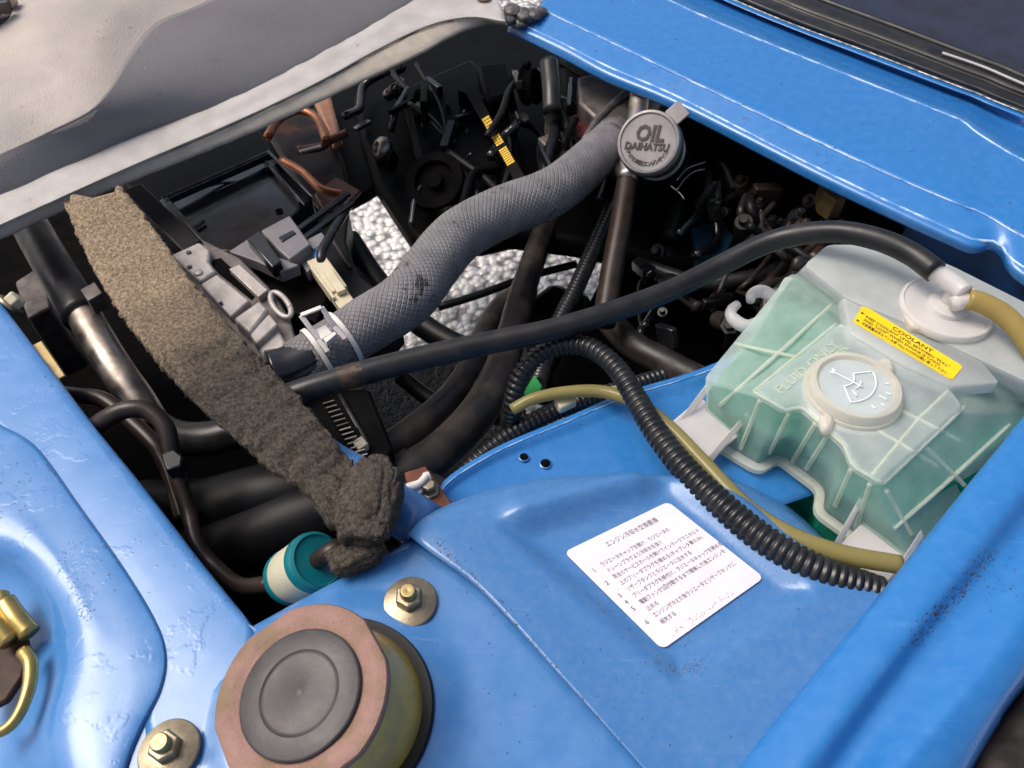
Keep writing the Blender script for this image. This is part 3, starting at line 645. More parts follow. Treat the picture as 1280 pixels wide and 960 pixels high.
st = thing('sill_strip', 'long grey edging strip between the rubber lining and the engine bay', 'edging strip', P(300, 130, .0))
sp_ = Patch([zrow(M0, .027), zrow([(a[0] * .75 + b[0] * .25, a[1] * .75 + b[1] * .25) for a, b in zip(M0, M1)] + [(616, -8)], .033), zrow([(a[0] * .3 + b[0] * .7, a[1] * .3 + b[1] * .7) for a, b in zip(M0, M1)] + [(628, 10)], .031), zrow(M1, .030), zrow([(x, y + 2) for x, y in M1], .0282)], nu=90, nv=6,
            zf=lambda v: .0012 * noise.noise(v * 45))
sp_.build('strip_profile', M['strip'], st, solid=.002)
M['strip_face'] = pbr('strip_face', (.50, .435, .355), .7, 0, (.38, .33, .27), 40, .8, bump=.4, bscale=500, col3=(.2, .17, .14), scale3=90, lo3=.64, hi3=.74)  # lighter, warmer base lifts the face turned away from the sun
Patch([zrow([(x, y + 1.5) for x, y in M1], .0286), zrow([(x, y + 3) for x, y in M1], .0272), zrow(M2, .0150), zrow([(x - 4, y - 12) for x, y in M2], .010)], nu=90, nv=5, zf=lambda v: .0008 * noise.noise(v * 60)).build('strip_face', M['strip_face'], st, solid=.001)
path = catmull([P(x, y + 1, .0300) for x, y in M1], 90)
vs_, fs, uv = tube_geo(path, [.0010 * (1 + .4 * noise.noise(p * 60)) for p in path], 8); mk('strip_highlight', vs_, fs, M['strip_edge'], st)  # paler bead paints the highlight along the strip's front edge
# mastic blob where strip meets cowl
mas = []
for (x, y, z, r) in ((640, 14, .016, 9), (655, 20, .012, 10), (668, 18, .014, 8), (650, 28, .006, 8), (636, 24, .010, 8), (676, 14, .015, 6)):
    c = P(x, y, z); rr = S(x, y, z, r) * 1.3
    bm = bmesh.new(); bmesh.ops.create_icosphere(bm, subdivisions=3, radius=1)
    mas.append(([c + Vector((v.co.x * rr, v.co.y * rr * 1.2, v.co.z * rr * .6)) * (1 + .3 * noise.noise(v.co * 2.3 + c * 40)) for v in bm.verts], [tuple(v.index for v in f.verts) for f in bm.faces])); bm.free()
v_, f_ = join(mas); mk('mastic_patch', v_, f_, M['mastic'], st)
lathe('rivet', [(.010, 0), (.010, .002), (.006, .004), (.001, .0042)], P(604, -3, .034), (0, 0, 1), M['zinc'], st, seg=24)

# ------------------------------------------------------------------ seals and dark panel, top right; seal bottom right
s1 = thing('windscreen_seal', 'ribbed black rubber seal above the blue cowl at top right', 'seal', P(1150, 80, .02))
def shifted(row, dx, dy, dz): return [(x + dx, y + dy, z + dz) for x, y, z in row]
sealp = Patch([shifted(L3b, 1, -1, -.002), shifted(L3b, 4, -5, .008), shifted(L3b, 10, -12, .010), shifted(L3b, 13, -15, .008), shifted(L3b, 17, -19, .012), shifted(L3b, 26, -28, .016), shifted(L3b, 30, -31, .013)], nu=70, nv=4)
sealp.build('seal_lip', M['rubber'], s1, solid=.002)
tube('seal_bulb', [(x + 32, y - 32, z + .012) for x, y, z in L3b], .0045, M['rubber'], s1, n=70)
tube('seal_highlight', [(1178, 66, .036), (1230, 84, .036), (1284, 107, .036), (1430, 165, .036)], .0016, M['strip'], s1, n=30, seg=8)  # pale grey tube draws the highlight line above the seal
dk = Patch([shifted(L3b, 34, -34, .010), shifted(L3b, 50, -52, .014), shifted(L3b, 80, -90, .03), shifted(L3b, 130, -150, .06)], nu=50, nv=8, zf=lambda v: .004 * noise.noise(v * 12))
o = dk.build('trim_panel', M['navy'], None, solid=.003); props(o, 'dark navy cloth-like panel beyond the black seal in the top right corner', 'trim panel')
o = tube('door_seal', [(1170, 1080, -.004), (1238, 986, -.004), (1310, 890, -.004), (1420, 740, -.004)], .017, M['rubber_grey'], None, n=40, seg=20)
props(o, 'dull black rubber seal strip outside the blue rail, bottom right corner', 'seal')

# ------------------------------------------------------------------ instruction sticker
qa, qb, qc, qd = (705, 690), (835, 627), (955, 722), (828, 812)
def surf_z(p2):
    best = None; bd = 1e9
    for c in stick.g:
        for v in c:
            dd = (v.to_2d() - p2).length_squared
            if dd < bd: bd = dd; best = v.z
    return best
zs = max(surf_z(P(x, y, .004).to_2d()) for x, y in (qa, qb, qc, qd, (830, 712), (770, 660), (890, 770), (765, 750), (895, 675))) + .0006
A_, B_, C_, D_ = (P(x, y, zs) for x, y in (qa, qb, qc, qd))
def stq(x, y, h=0):
    return (A_ * (1 - x) + B_ * x) * (1 - y) + (D_ * (1 - x) + C_ * x) * y + Vector((0, 0, h))
stk = thing('instruction_sticker', 'white square instruction sticker with Japanese text on the blue panel', 'sticker', stq(.5, .5))
ol = []; cr = .05
for cx, cy, a0 in ((1 - cr, cr, -90), (1 - cr, 1 - cr, 0), (cr, 1 - cr, 90), (cr, cr, 180)):
    for k in range(7): a = R(a0 + 15 * k); ol.append((cx + cr * math.cos(a), cy + cr * math.sin(a)))
n = len(ol)
mk('sheet', [stq(x, y) for x, y in ol] + [stq(x, y, -.0004) for x, y in ol], [tuple(range(n)), tuple(range(2 * n - 1, n - 1, -1))] + [(i, (i + 1) % n, n + (i + 1) % n, n + i) for i in range(n)], M['white_paper'], stk, smooth=False)
rows = [(.30, .125, .050, 'エンジン冷却水交換要領'),
        (.055, .265, .036, '1'), (.14, .250, .040, 'ラジエータキャップを開け、ラジエータの'), (.14, .316, .040, 'ドレーンプラグより冷却水を抜く'),
        (.055, .398, .036, '2'), (.14, .383, .040, '荷台のサービスホールを開けてインテークマニホルド'), (.14, .450, .040, '上のブリーダプラグを緩める(キャブレタ車のみ)'),
        (.055, .530, .036, '3'), (.14, .517, .040, 'リザーブタンクとラジエータに注水する'),
        (.055, .598, .036, '4'), (.14, .584, .040, 'ブリーダプラグを締付け、ラジエータキャップを締める'),
        (.055, .665, .036, '5'), (.14, .652, .040, '電動ファンが2回作動するまで暖機した後エンジンを'), (.14, .720, .040, '止める'),
        (.055, .800, .036, '6'), (.14, .787, .040, 'エンジンが冷えた後ラジエータとリザーブタンクに'), (.14, .856, .040, '補充する')]
geos = []
for x0, y0, sz, tx in rows:
    v, f = text_geo(tx, sz, bold=0)
    w = max(q.x for q in v) if v else 1
    if len(tx) > 1:
        tgt = {0.050: .045}.get(sz, .0345) * len(tx); k = tgt / w
    else: k = 1.5; sz *= 1.5
    geos.append(([stq(x0 + q.x * k, y0 - q.y * (1.15 if len(tx) > 1 else 1.5), .0002) for q in v], f))
v, f = join(geos); mk('lettering', v, f, M['ink'], stk, smooth=False)
rnd = random.Random(77); VS, FS = [], []
for k in range(170):
    if k < 90: x, y = rnd.uniform(.12, .75), .955 + rnd.gauss(0, .014)
    else: x, y = rnd.random(), rnd.random()
    if not (.02 < x < .98 and .02 < y < .985): continue
    r_ = rnd.uniform(.0015, .006) * (1 if k < 90 else .7); b = len(VS)
    for q in range(6): a = q * math.pi / 3; rr = r_ * rnd.uniform(.4, 1.3); VS.append(stq(x + rr * math.cos(a), y + rr * math.sin(a), .00015))
    VS.append(stq(x, y, .00032))
    for q in range(6): FS.append((b + q, b + (q + 1) % 6, b + 6))
props(mk('stain_flecks', VS, FS, pbr('stain', (.34, .22, .16), .8, 0, (.5, .4, .36), 200, .8), stk), kind='stuff')

# ------------------------------------------------------------------ reservoir tank
tk = thing('reservoir_tank', 'translucent white twin reservoir tank holding green liquid, with two caps', 'reservoir tank', P(1060, 520, -.14))
def rounded(pts, r, k=4):
    """round the corners of a closed xyz polygon"""
    out = []; n = len(pts)
    for i in range(n):
        a, b, c = pts[i - 1], pts[i], pts[(i + 1) % n]
        d1 = (a - b); d2 = (c - b); rr = min(r, d1.length * .42, d2.length * .42)
        p1, p2 = b + d1.normalized() * rr, b + d2.normalized() * rr
        for j in range(k + 1):
            t = j / k; out.append(p1 * (1 - t) ** 2 + b * 2 * t * (1 - t) + p2 * t * t)
    return out
def loft(name, rings, m, parent, capt=True, capb=True):
    n = len(rings[0]); vs_ = [v for r_ in rings for v in r_]; fs = []
    for i in range(len(rings) - 1):
        for k in range(n): fs.append((i * n + k, i * n + (k + 1) % n, (i + 1) * n + (k + 1) % n, (i + 1) * n + k))
    if capt: fs.append(tuple(range(n)))
    if capb: fs.append(tuple((len(rings) - 1) * n + k for k in range(n))[::-1])
    o = mk(name, vs_, fs, m, parent); o.data.set_sharp_from_angle(angle=R(50)); return o
def inset(ring, d_):
    n = len(ring); c = sum(ring, Vector()) / n; out = []
    for i in range(n):
        t = (ring[(i + 1) % n] - ring[i - 1]); nn = Vector((t.y, -t.x, 0)).normalized()
        if nn.dot(c - ring[i]) < 0 and False: nn = -nn
        out.append(ring[i] + nn * d_)
    return out
ZT, ZF, ZL = .045, -.035, -.115
T_ = [(1052, 400), (942, 488), (982, 512), (1003, 508), (1056, 556), (1066, 582), (1104, 604), (1208, 508), (1186, 478)]
F_ = [(984, 348), (872, 545), (948, 590), (972, 575), (1024, 614), (1020, 642), (1150, 735), (1330, 545), (1270, 470)]
Tt = [P(x, y, ZT) for x, y in T_]; Ff = [P(x, y, ZF) for x, y in F_]
# back-left shoulder is at higher level on the wall side: keep top ring, mid ring, flange ring
Mid = [a.lerp(b, .38) for a, b in zip(Tt, Ff)]
for i, mz in enumerate((.028, .020, .014, .014, .014, .014, .014, .016, .03)):
    if i < 2: Mid[i] = P(*((990, 340, .030), (878, 476, .016))[i])
    elif i < 7: Mid[i] = Tt[i].lerp(Ff[i], .25); Mid[i].z = mz
    else: Mid[i] = Tt[i].lerp(Ff[i], .5); Mid[i].z = mz
def ringz(base, r): return rounded(base, r)
r_top0 = ringz([p + Vector((0, 0, 0)) for p in Tt], .006)
sgn = 1
def shrink(ring, d_):
    c = sum(ring, Vector()) / len(ring); A = inset(ring, d_); B = inset(ring, -d_)
    area = lambda q: abs(sum(q[i - 1].x * q[i].y - q[i].x * q[i - 1].y for i in range(len(q))))
    return A if (area(A) < area(B)) == (d_ > 0) else B
r_topin = [p + Vector((0, 0, .0)) for p in shrink(r_top0, .004)]
r_top1 = [p + Vector((0, 0, -.0015)) for p in shrink(r_top0, .0012)]
r_top2 = [p + Vector((0, 0, -.006)) for p in r_top0]
r_mid = ringz(Mid, .008); r_fl = ringz(Ff, .007)
r_fl_in = [p + Vector((0, 0, .002)) for p in shrink(r_fl, .004)]
shell_rings = [r_topin, r_top1, r_top2, r_mid, r_fl_in]
M['tank_wall'] = clear_plastic('clear_tank_wall', (.80, .92, .88), (.90, .99, .96), .57, .16, .12)
top_o = loft('washer_compartment', shell_rings[:3], M['tank'], tk, capb=False)
shell_o = loft('washer_wall', shell_rings[2:], M['tank_wall'], tk, capt=False, capb=False)
# flange
fl_o = shrink(r_fl, -.0025)
loft('seam_flange', [[p + Vector((0, 0, .002)) for p in r_fl_in], [p + Vector((0, 0, .0025)) for p in fl_o], [p + Vector((0, 0, -.0025)) for p in fl_o], [p + Vector((0, 0, -.002)) for p in r_fl_in]], M['tank_rib'], tk, capt=False, capb=False)
low0 = [p + Vector((0, 0, -.0025)) for p in shrink(r_fl, .004)]; low1 = [Vector((p.x, p.y, ZL)) for p in shrink(r_fl, .009)]
loft('lower_compartment', [low0, low1], M['coolant'], tk, capt=False)
# liquid inside
def at_level(z):
    out = []
    for a, b, c in zip(r_top2, r_mid, r_fl_in):
        if z >= b.z: t = (a.z - z) / (a.z - b.z) if a.z != b.z else 0; out.append(a.lerp(b, t))
        else: t = (b.z - z) / (b.z - c.z); out.append(b.lerp(c, t))
    for q in out: q.z = z
    return out
lq = [shrink(at_level(z), .0025) for z in (.004, -.012, -.030)]
loft('liquid', lq, M['coolant'], tk)
# ribs moulded on the shell, laid on its surface
from mathutils.bvhtree import BVHTree
def bvh_of(o):
    b = W[o.name]; return BVHTree.FromPolygons([v.co + b for v in o.data.vertices], [tuple(p.vertices) for p in o.data.polygons])
def bvh_two(*os):
    VS, FS = join([([v.co + W[o.name] for v in o.data.vertices], [tuple(p.vertices) for p in o.data.polygons]) for o in os]); return BVHTree.FromPolygons(VS, FS)
shell_t = bvh_two(top_o, shell_o)
def on_shell(x, y, tree=None, lift=0):
    dr = (P(x, y, 0) - CAM).normalized(); h = (tree or shell_t).ray_cast(CAM, dr); return (h[0] + h[1] * lift * (1 if h[1].dot(dr) < 0 else -1)) if h[0] else None
def rib(pts, r):
    out = []
    for (x0, y0), (x1, y1) in zip(pts, pts[1:]):
        for k in range(9):
            q = on_shell(x0 + (x1 - x0) * k / 8, y0 + (y1 - y0) * k / 8)
            if q is not None: q = q - Vector((0, 0, .0007))
            if q is not None and (not out or ((q - out[-1]).length > 1e-4 and (q - out[-1]).length < .03)): out.append(q)
    if len(out) < 3: return
    v, f, u = tube_geo(catmull(out, 24), r, 8); return mk('rib', v, f, M['tank_rib'], tk)
for pts in ([(1186, 488), (1150, 522), (1090, 594)], [(1122, 510), (1150, 524), (1200, 550)], [(1098, 538), (1130, 556), (1172, 582)], [(1040, 380), (985, 430), (900, 506)], [(915, 428), (950, 436), (998, 446)],
            [(1046, 404), (942, 489)], [(942, 489), (982, 512), (1003, 508), (1056, 556), (1066, 582), (1104, 604)], [(1104, 604), (1206, 508)], [(1060, 412), (1120, 446), (1186, 480)]): rib(pts, .0016)
for (x, y), (x2, y2) in (((950, 500), (926, 560)), ((986, 516), (962, 566)), ((1036, 542), (1004, 592)), ((1064, 586), (1044, 632)), ((1088, 604), (1070, 660)), ((1108, 612), (1140, 668)), ((1160, 560), (1206, 606)), ((1020, 528), (990, 578))): rib([(x, y), (x2, y2)], .0018)
rib([(1118, 660), (1180, 606), (1262, 530)], .0017)
# coolant compartment (rear block)
Ct = [P(*p, .050) for p in ((1004, 330), (1034, 304), (1120, 304), (1190, 330), (1330, 400), (1345, 450), (1290, 480), (1180, 428), (1130, 402), (1060, 374))]
Cb = [P(*p, -.05) for p in ((975, 362), (1030, 318), (1122, 318), (1192, 348), (1332, 420), (1370, 500), (1295, 540), (1180, 490), (1120, 460), (1040, 420))]
c0 = ringz(Ct, .007); cb = ringz(Cb, .007)
loft('coolant_compartment', [[p for p in shrink(c0, .004)], [p + Vector((0, 0, -.001)) for p in shrink(c0, .001)], [p + Vector((0, 0, -.005)) for p in c0], cb], M['tank_milky'], tk)
# yellow label bed and groove bars
bed = [P(*p, .0475) for p in ((1052, 366), (1076, 372), (1130, 402), (1230, 452), (1252, 478), (1192, 484), (1132, 458), (1062, 416))]
b0 = rounded(bed, .004)
loft('label_bed', [shrink(b0, .002), [p + Vector((0, 0, -.002)) for p in b0], [p + Vector((0, 0, -.012)) for p in b0]], M['tank_milky'], tk)
lab = [P(*p, .0482) for p in ((1079, 381), (1204, 458), (1190, 475), (1066, 402))]
lr = rounded(lab, .003)
lo_ = loft('warning_label', [lr, [p + Vector((0, 0, -.0006)) for p in lr]], M['yellow'], tk); lo_['label'] = 'small yellow label with black coolant lettering'
def lq_(x, y): return (lab[0] * (1 - x) + lab[1] * x) * (1 - y) + (lab[3] * (1 - x) + lab[2] * x) * y + Vector((0, 0, .0003))
geos = []
for x0, y0, sz, wd, tx in ((.33, .30, .26, .40, 'COOLANT'), (.075, .50, .17, .84, 'KEEP COOLANT LEVEL BETWEEN "FULL"'), (.075, .69, .17, .78, 'AND "LOW" WHEN ENGINE IS COLD.'), (.075, .90, .18, .86, '冷却液量は冷えている時 FULLとLOWの間に保って下さい'), (.02, .44, .12, .04, '▶'), (.02, .88, .12, .04, '▶')):
    v, f = text_geo(tx, 1, bold=.012); w = max(q.x for q in v); k = wd / w
    geos.append(([lq_(x0 + q.x * k, y0 - q.y * sz) for q in v], f))
v, f = join(geos); mk('lettering', v, f, M['ink_dark'], lo_, smooth=False)
# washer cap
wc = P(1066, 490, .046); rad = .036
def radial(t, h): return 1
wcap = lathe('washer_cap', [(rad * 1.02, -.006), (rad * 1.02, 0), (rad * 1.0, .002), (rad * .97, .002), (rad * .95, .007), (rad * .90, .0095), (rad * .82, .0095), (rad * .76, .0066), (rad * .74, .002)], wc, (0, 0, 1), M['capmat'], tk, seg=64)
lathe('cap_window', [(rad * .775, .004), (rad * .775, .0066), (rad * .3, .0062), (.001, .0062)], wc, (0, 0, 1), clear_plastic('cap_window', (.80, .85, .86), (.92, .98, .98), .38, .15), wcap, seg=48)
ux = (P(1090, 490, .046) - wc).normalized(); e1 = (P(1120, 462, .046) - P(1066, 490, .046)); e1.z = 0
def cp(x, y, h=.0072): return wc + Vector((x * rad, y * rad, h))
def stroke(pts, r=.0006):
    path = [cp(*p) for p in pts]
    path = catmull(path, max(6, 4 * len(pts))); return tube_geo(path, r, 6)[:2]
def arc(r_, a0, a1, k=8): return [(-.26 + r_ * math.cos(R(a0 + (a1 - a0) * i / k)), .30 + r_ * math.sin(R(a0 + (a1 - a0) * i / k))) for i in range(k + 1)]
def ray(a, r0, r1): return stroke([arc(r0, a, a, 1)[0], arc(r1, a, a, 1)[0]], .0006)
sy = [stroke(arc(.74, -88, 8)), stroke(arc(.30, -88, 8)), ray(-88, .30, .74), ray(8, .30, .74), ray(-40, -.18, .52), stroke(arc(.44, -56, -24)), ray(-70, .44, .60),
      ray(-62, .92, 1.02), ray(-40, .86, 1.04), ray(-30, .96, 1.06), ray(-14, .92, 1.0), ray(-50, 1.0, 1.08), ray(120, .12, .22), ray(160, .12, .22)]
v, f = join(sy); mk('wiper_symbol', v, f, pbr('moulded_white', (.85, .85, .86), .4), wcap)
prism('cap_tab', [(1024, 520), (1036, 512), (1046, 522), (1042, 536), (1030, 538)], .050, .040, M['capmat'], wcap, bevel=.004)
prism('cap_hinge', [(1090, 458), (1104, 444), (1118, 448), (1122, 462), (1108, 472)], .050, .040, M['capmat'], wcap, bevel=.004)
# moulded writing on the tank top
geos = []
def toptext(tx, x0, y0, x1, y1, h):
    v, f = text_geo(tx, 1, extrude=.0); w = max(q.x for q in v)
    a, b = P(x0, y0, ZT + .0003), P(x1, y1, ZT + .0003); ex = (b - a); ey = Vector((-ex.y, ex.x, 0)).normalized()
    n0 = len(v)
    V1 = [a + ex * (q.x / w) + ey * (q.y * h) for q in v]
    geos.append((V1, f))
toptext('FLUID ONLY', 976, 494, 1050, 432, .011); toptext('WASHER', 1012, 478, 1062, 436, .011)
v, f = join(geos); o = mk('moulded_lettering', v, f, M['tank_rib'], tk, smooth=False); md = o.modifiers.new('s', 'SOLIDIFY'); md.thickness = .0008; md.offset = 1
# coolant cap with elbow
cc = P(1183, 385, .054); r2 = .037
ccap = lathe('coolant_cap', [(r2 * .96, -.006), (r2, -.004), (r2, .001), (r2 * .97, .0025), (r2 * .93, .0028), (r2 * .90, .0015), (r2 * .45, .0012), (r2 * .42, .005), (r2 * .36, .006), (.001, .006)], cc, (0, 0, 1), M['natural'], tk, seg=64)
prism('cap_tab', [(1130, 392), (1136, 380), (1168, 398), (1174, 408), (1160, 412), (1140, 408)], .054, .046, M['capmat'], ccap, bevel=.002)
wtube('cap_stem', [cc + Vector((.002, .003, .004)), cc + Vector((.002, .003, .022))], .0075, M['natural'], ccap, n=6, seg=16)
tube('cap_elbow', [(1160, 336, .080), (1178, 346, .078), (1196, 358, .077), (1206, 366, .077)], [.0072, .0075, .0078, .0072], M['natural'], ccap, n=16)
tube('cap_elbow', [(1192, 380, .070), (1208, 376, .071), (1222, 376, .072)], .0062, M['natural'], ccap, n=12)
# brackets
def bracket(pts, zt, thick):
    t = [P(x, y, z) for x, y, z in pts]; n = len(t); b = [p - Vector((0, 0, thick)) for p in t]
    return mk('mounting_bracket', t + b, [tuple(range(n)), tuple(range(2 * n - 1, n - 1, -1))] + [(i, (i + 1) % n, n + (i + 1) % n, n + i) for i in range(n)], M['natural'], tk, bevel=.0012)
bracket([(838, 528, -.015), (876, 496, -.005), (930, 540, -.015), (884, 574, -.025)], 0, .003)
bracket([(1040, 690, -.02), (1092, 640, -.01), (1158, 690, -.015), (1110, 735, -.03)], 0, .003)
def fin(pts, th=(.0012, .0012, 0)):
    t = [P(*p) for p in pts]; n = len(t); b = [p + Vector(th) for p in t]
    return mk('bracket_fin', t + b, [tuple(range(n)), tuple(range(2 * n - 1, n - 1, -1))] + [(i, (i + 1) % n, n + (i + 1) % n, n + i) for i in range(n)], M['natural'], tk, bevel=.0005)
fin([(848, 526, -.014), (884, 478, .012), (888, 486, .010), (854, 532, -.020)])
fin([(884, 572, -.024), (932, 516, .006), (936, 522, .004), (890, 578, -.03)])
fin([(1036, 690, -.018), (1074, 622, .010), (1078, 628, .008), (1042, 698, -.026)])
fin([(1104, 735, -.028), (1150, 664, .0), (1154, 672, -.004), (1110, 742, -.034)])
# two hooks on the left
for pts in ([(934, 408, -.005), (916, 398, -.002), (914, 388, 0), (922, 380, .001)], [(968, 372, -.002), (952, 364, 0), (940, 368, .0), (938, 376, .0)]):
    tube('hook', [(960, 400, -.01)] + pts if pts[0][0] < 950 else [(985, 380, -.008)] + pts, [.007, .0065, .006, .004], M['natural'], tk, n=20, seg=12)

# ------------------------------------------------------------------ oil filler
Oc = P(810, 177, .030); on = (CAM - Oc).normalized(); on = (on + Vector((-.20, .10, .18))).normalized()
orad = S(810, 177, .03, 39.5)
oc = thing('oil_filler', 'oil filler with round grey OIL cap and black clamped neck under the blue cowl', 'oil filler', P(870, 250, -.06))
ocd = lathe('filler_cap', [(orad * .90, -.020), (orad * .98, -.018), (orad * 1.0, -.012), (orad * 1.0, -.003), (orad * .97, 0), (orad * .90, .0006), (orad * .86, -.0012), (orad * .5, -.0012), (.001, -.0012)], Oc, on, M['oilcap'], oc, seg=72)
ox = cR - on * cR.dot(on); ox.normalize(); oy = on.cross(ox)
an = R(-7); ox, oy = ox * math.cos(an) + oy * math.sin(an), oy * math.cos(an) - ox * math.sin(an)
def oq(x, y, h=0): return Oc + ox * (x * orad) + oy * (y * orad) + on * (h - .0012)
def emb(tx, cx, cy, w, h, name, bold=.0, hh=.0016, ext=.0012):
    v, f = text_geo(tx, 1, extrude=.5, bold=bold, shear=.12); x0 = min(q.x for q in v); x1 = max(q.x for q in v); y1 = max(q.y for q in v)
    return [oq(cx + ((q.x - x0) / (x1 - x0) - .5) * w, cy + (q.y / y1 - .5) * h, ext * (q.z + .5)) for q in v], f
M['oil_letter'] = pbr('oil_cap_letter', (.06, .05, .048), .4, .2)
g = [emb('OIL', .04, .28, .90, .50, 'a', .03), emb('DAIHATSU', -.02, -.14, 1.42, .22, 'b', .03)]
word = 'ダイハツ純正エンジンオイル'
for i, ch in enumerate(word):
    a = R(-152 + i * (124 / (len(word) - 1))); v, f = text_geo(ch, 1, extrude=.5)
    if not v: continue
    cx, cy = math.cos(a) * .68, math.sin(a) * .68; th = a + math.pi / 2
    g.append(([oq(cx + ((q.x - .45) * math.cos(th) - (q.y - .35) * math.sin(th)) * .15, cy + ((q.x - .45) * math.sin(th) + (q.y - .35) * math.cos(th)) * .17, .001 * (q.z + .5)) for q in v], f))
v, f = join(g); mk('lettering', v, f, M['oil_letter'], ocd, smooth=False)
bar('cap_lug', oq(.55, .78, -.010), oq(.92, 1.18, -.012), .020, .004, M['oilcap'], ocd, up=on)
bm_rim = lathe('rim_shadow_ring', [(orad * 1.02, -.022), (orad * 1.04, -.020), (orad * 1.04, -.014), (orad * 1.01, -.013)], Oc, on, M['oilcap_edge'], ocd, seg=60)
on_ = oc
wtube('neck', [Oc - on * .018, Oc - on * .055, Oc - on * .11 + Vector((.01, .02, -.02)), Oc - on * .15 + Vector((.02, .05, -.05))], [orad * .92, orad * .86, orad * .9, orad * .9], M['black_gloss'], on_, n=20, seg=28)
for k, hh in ((0, .050), (1, .058)):
    cpt = Oc - on * hh; x, y, a = frame(on)
    ring = [cpt + (x * math.cos(t) + y * math.sin(t)) * orad * .93 for t in [2 * math.pi * i / 40 for i in range(41)]]
    v, f, u = tube_geo(ring, .0011, 8); mk('clamp_wire', v, f, M['steel'], on_)
tube('clamp_tang', [(846, 226, .0), (858, 212, .006), (872, 206, .010), (882, 203, .012)], .0009, M['black_gloss'], on_, n=14, seg=8)
tube('clamp_tang', [(846, 238, -.004), (858, 222, .002), (870, 214, .006), (881, 212, .008)], .0009, M['black_gloss'], on_, n=14, seg=8)
tube('clamp_tang', [(838, 232, -.004), (850, 242, -.006), (856, 250, -.008)], .0009, M['black_gloss'], on_, n=10, seg=8)

# dipstick / filler steel pipe
o = thing('breather_pipe', 'dirty steel pipe with black sleeve running down behind the oil cap', 'pipe', P(757, 395, -.2))
tube('steel_section', [(800, 108, -.02), (797, 140, -.03), (790, 185, -.04), (784, 226, -.05)], .0125, M['steel'], o, n=20)
tube('rubber_sleeve', [(786, 216, -.05), (776, 280, -.07), (765, 340, -.09), (755, 405, -.11)], .0132, M['brownhose'], o, n=20)

# ------------------------------------------------------------------ hoses
rh_pts = [(372, 460, -.040), (410, 437, -.036), (455, 408, -.032), (508, 374, -.030), (540, 333, -.032), (575, 294, -.034), (628, 265, -.038), (690, 240, -.045), (735, 205, -.055), (775, 165, -.065), (806, 122, -.075), (830, 85, -.085)]
o = tube('radiator_hose', rh_pts, [.0255, .027, .0285, .029, .029, .0285, .028, .028, .027, .026, .025, .025], M['braid'], None, n=140, seg=40, wobble=.0006)
props(o, 'thick grey braided-look radiator hose snaking across the middle of the bay', 'hose')
hc = thing('hose_clamp', 'white spring clamp gripping the lower end of the thick grey hose', 'clamp', P(412, 436, -.06))
hpath = catmull(V(rh_pts), 140)
def ring_on(i, r, name, w=.004):
    c = hpath[i]; ax = (hpath[i + 1] - hpath[i - 1]).normalized(); x, y, a = frame(ax); K = 48; VS, FS = [], []
    for k in range(K):
        t = 2 * math.pi * k / K; dirv = x * math.cos(t) + y * math.sin(t)
        for s, rr in ((-1, r), (1, r), (1, r + .0014), (-1, r + .0014)): VS.append(c + ax * (s * w / 2) + dirv * rr)
    for k in range(K):
        for j in range(4): FS.append((k * 4 + j, k * 4 + (j + 1) % 4, ((k + 1) % K) * 4 + (j + 1) % 4, ((k + 1) % K) * 4 + j))
    return mk(name, VS, FS, M['white_pl'], hc, smooth=False), c, ax
ring_on(4, .0272, 'band', .0045); ring_on(9, .0278, 'band', .0045)
def clampbar(a, b, w=.0045, h=.002): return bar('tang_frame', P(*a), P(*b), w, h, M['white_pl'], hc, bevel=.0006)
clampbar((376, 394, .020), (402, 384, .022)); clampbar((376, 394, .020), (398, 424, .004)); clampbar((402, 384, .022), (418, 408, .006))
clampbar((398, 424, .004), (410, 440, -.003)); clampbar((418, 408, .006), (432, 424, -.002))
prism('tab_block', [(393, 412), (407, 405), (416, 416), (402, 424)], .006, -.006, M['white_pl'], hc, bevel=.001)
prism('tab_block', [(404, 423), (418, 414), (421, 417), (408, 428)], .010, .004, M['white_pl'], hc, bevel=.0006)
o = tube('hose_spigot', [(338, 470, -.036), (362, 464, -.038), (392, 448, -.036)], [.024, .0238, .0235], M['black_gloss'], None, n=16, seg=28)
props(o, 'short glossy black pipe stub joining the silver casting to the grey hose', 'pipe stub')

o = tube('vent_hose', [(330, 508, -.002), (375, 490, .006), (440, 470, .010), (520, 449, .012), (600, 431, .014), (690, 412, .018), (770, 388, .022), (840, 362, .028), (900, 332, .038), (955, 305, .052), (1000, 293, .064), (1050, 290, .074), (1100, 300, .080), (1140, 318, .081), (1170, 340, .0805)], [.0108, .0106, .0102, .0098, .0098, .0098, .0096, .0096], M['rubber'], None, n=120, seg=24)
props(o, 'long smooth black rubber hose crossing the bay to the tank cap', 'hose')
STAIN = pbr('rust_stained_rubber', (.10, .045, .012), .5, 0, (.02, .016, .014), 90, .9, .4, .6)
o.data.materials.append(STAIN)
cst = P(437, 470, .01)
for p in o.data.polygons:
    if ((p.center + W[o.name]) - cst).length < .0135 + .004 * noise.noise(p.center * 300): p.material_index = 1

o = tube('overflow_hose', [(640, 512, -.03), (668, 498, -.022), (710, 490, -.018), (755, 490, -.015), (800, 506, -.010), (840, 538, -.006), (880, 580, -.004), (930, 632, -.002), (985, 668, .002), (1050, 692, .004), (1125, 706, .002)], [.0052, .0056, .006, .0065, .007, .007, .0068], M['yellow_hose'], None, n=90, seg=16)
props(o, 'yellowed clear hose lying beside the black corrugated conduit below the tank', 'hose')
o = tube('overflow_hose', [(1210, 374, .074), (1226, 378, .074), (1252, 392, .071), (1276, 416, .066), (1310, 470, .05)], [.0082, .0085, .0078, .0076], M['amber_hose'], None, n=30, seg=16)
props(o, 'amber clear hose leaving the tank cap at the right edge', 'hose')

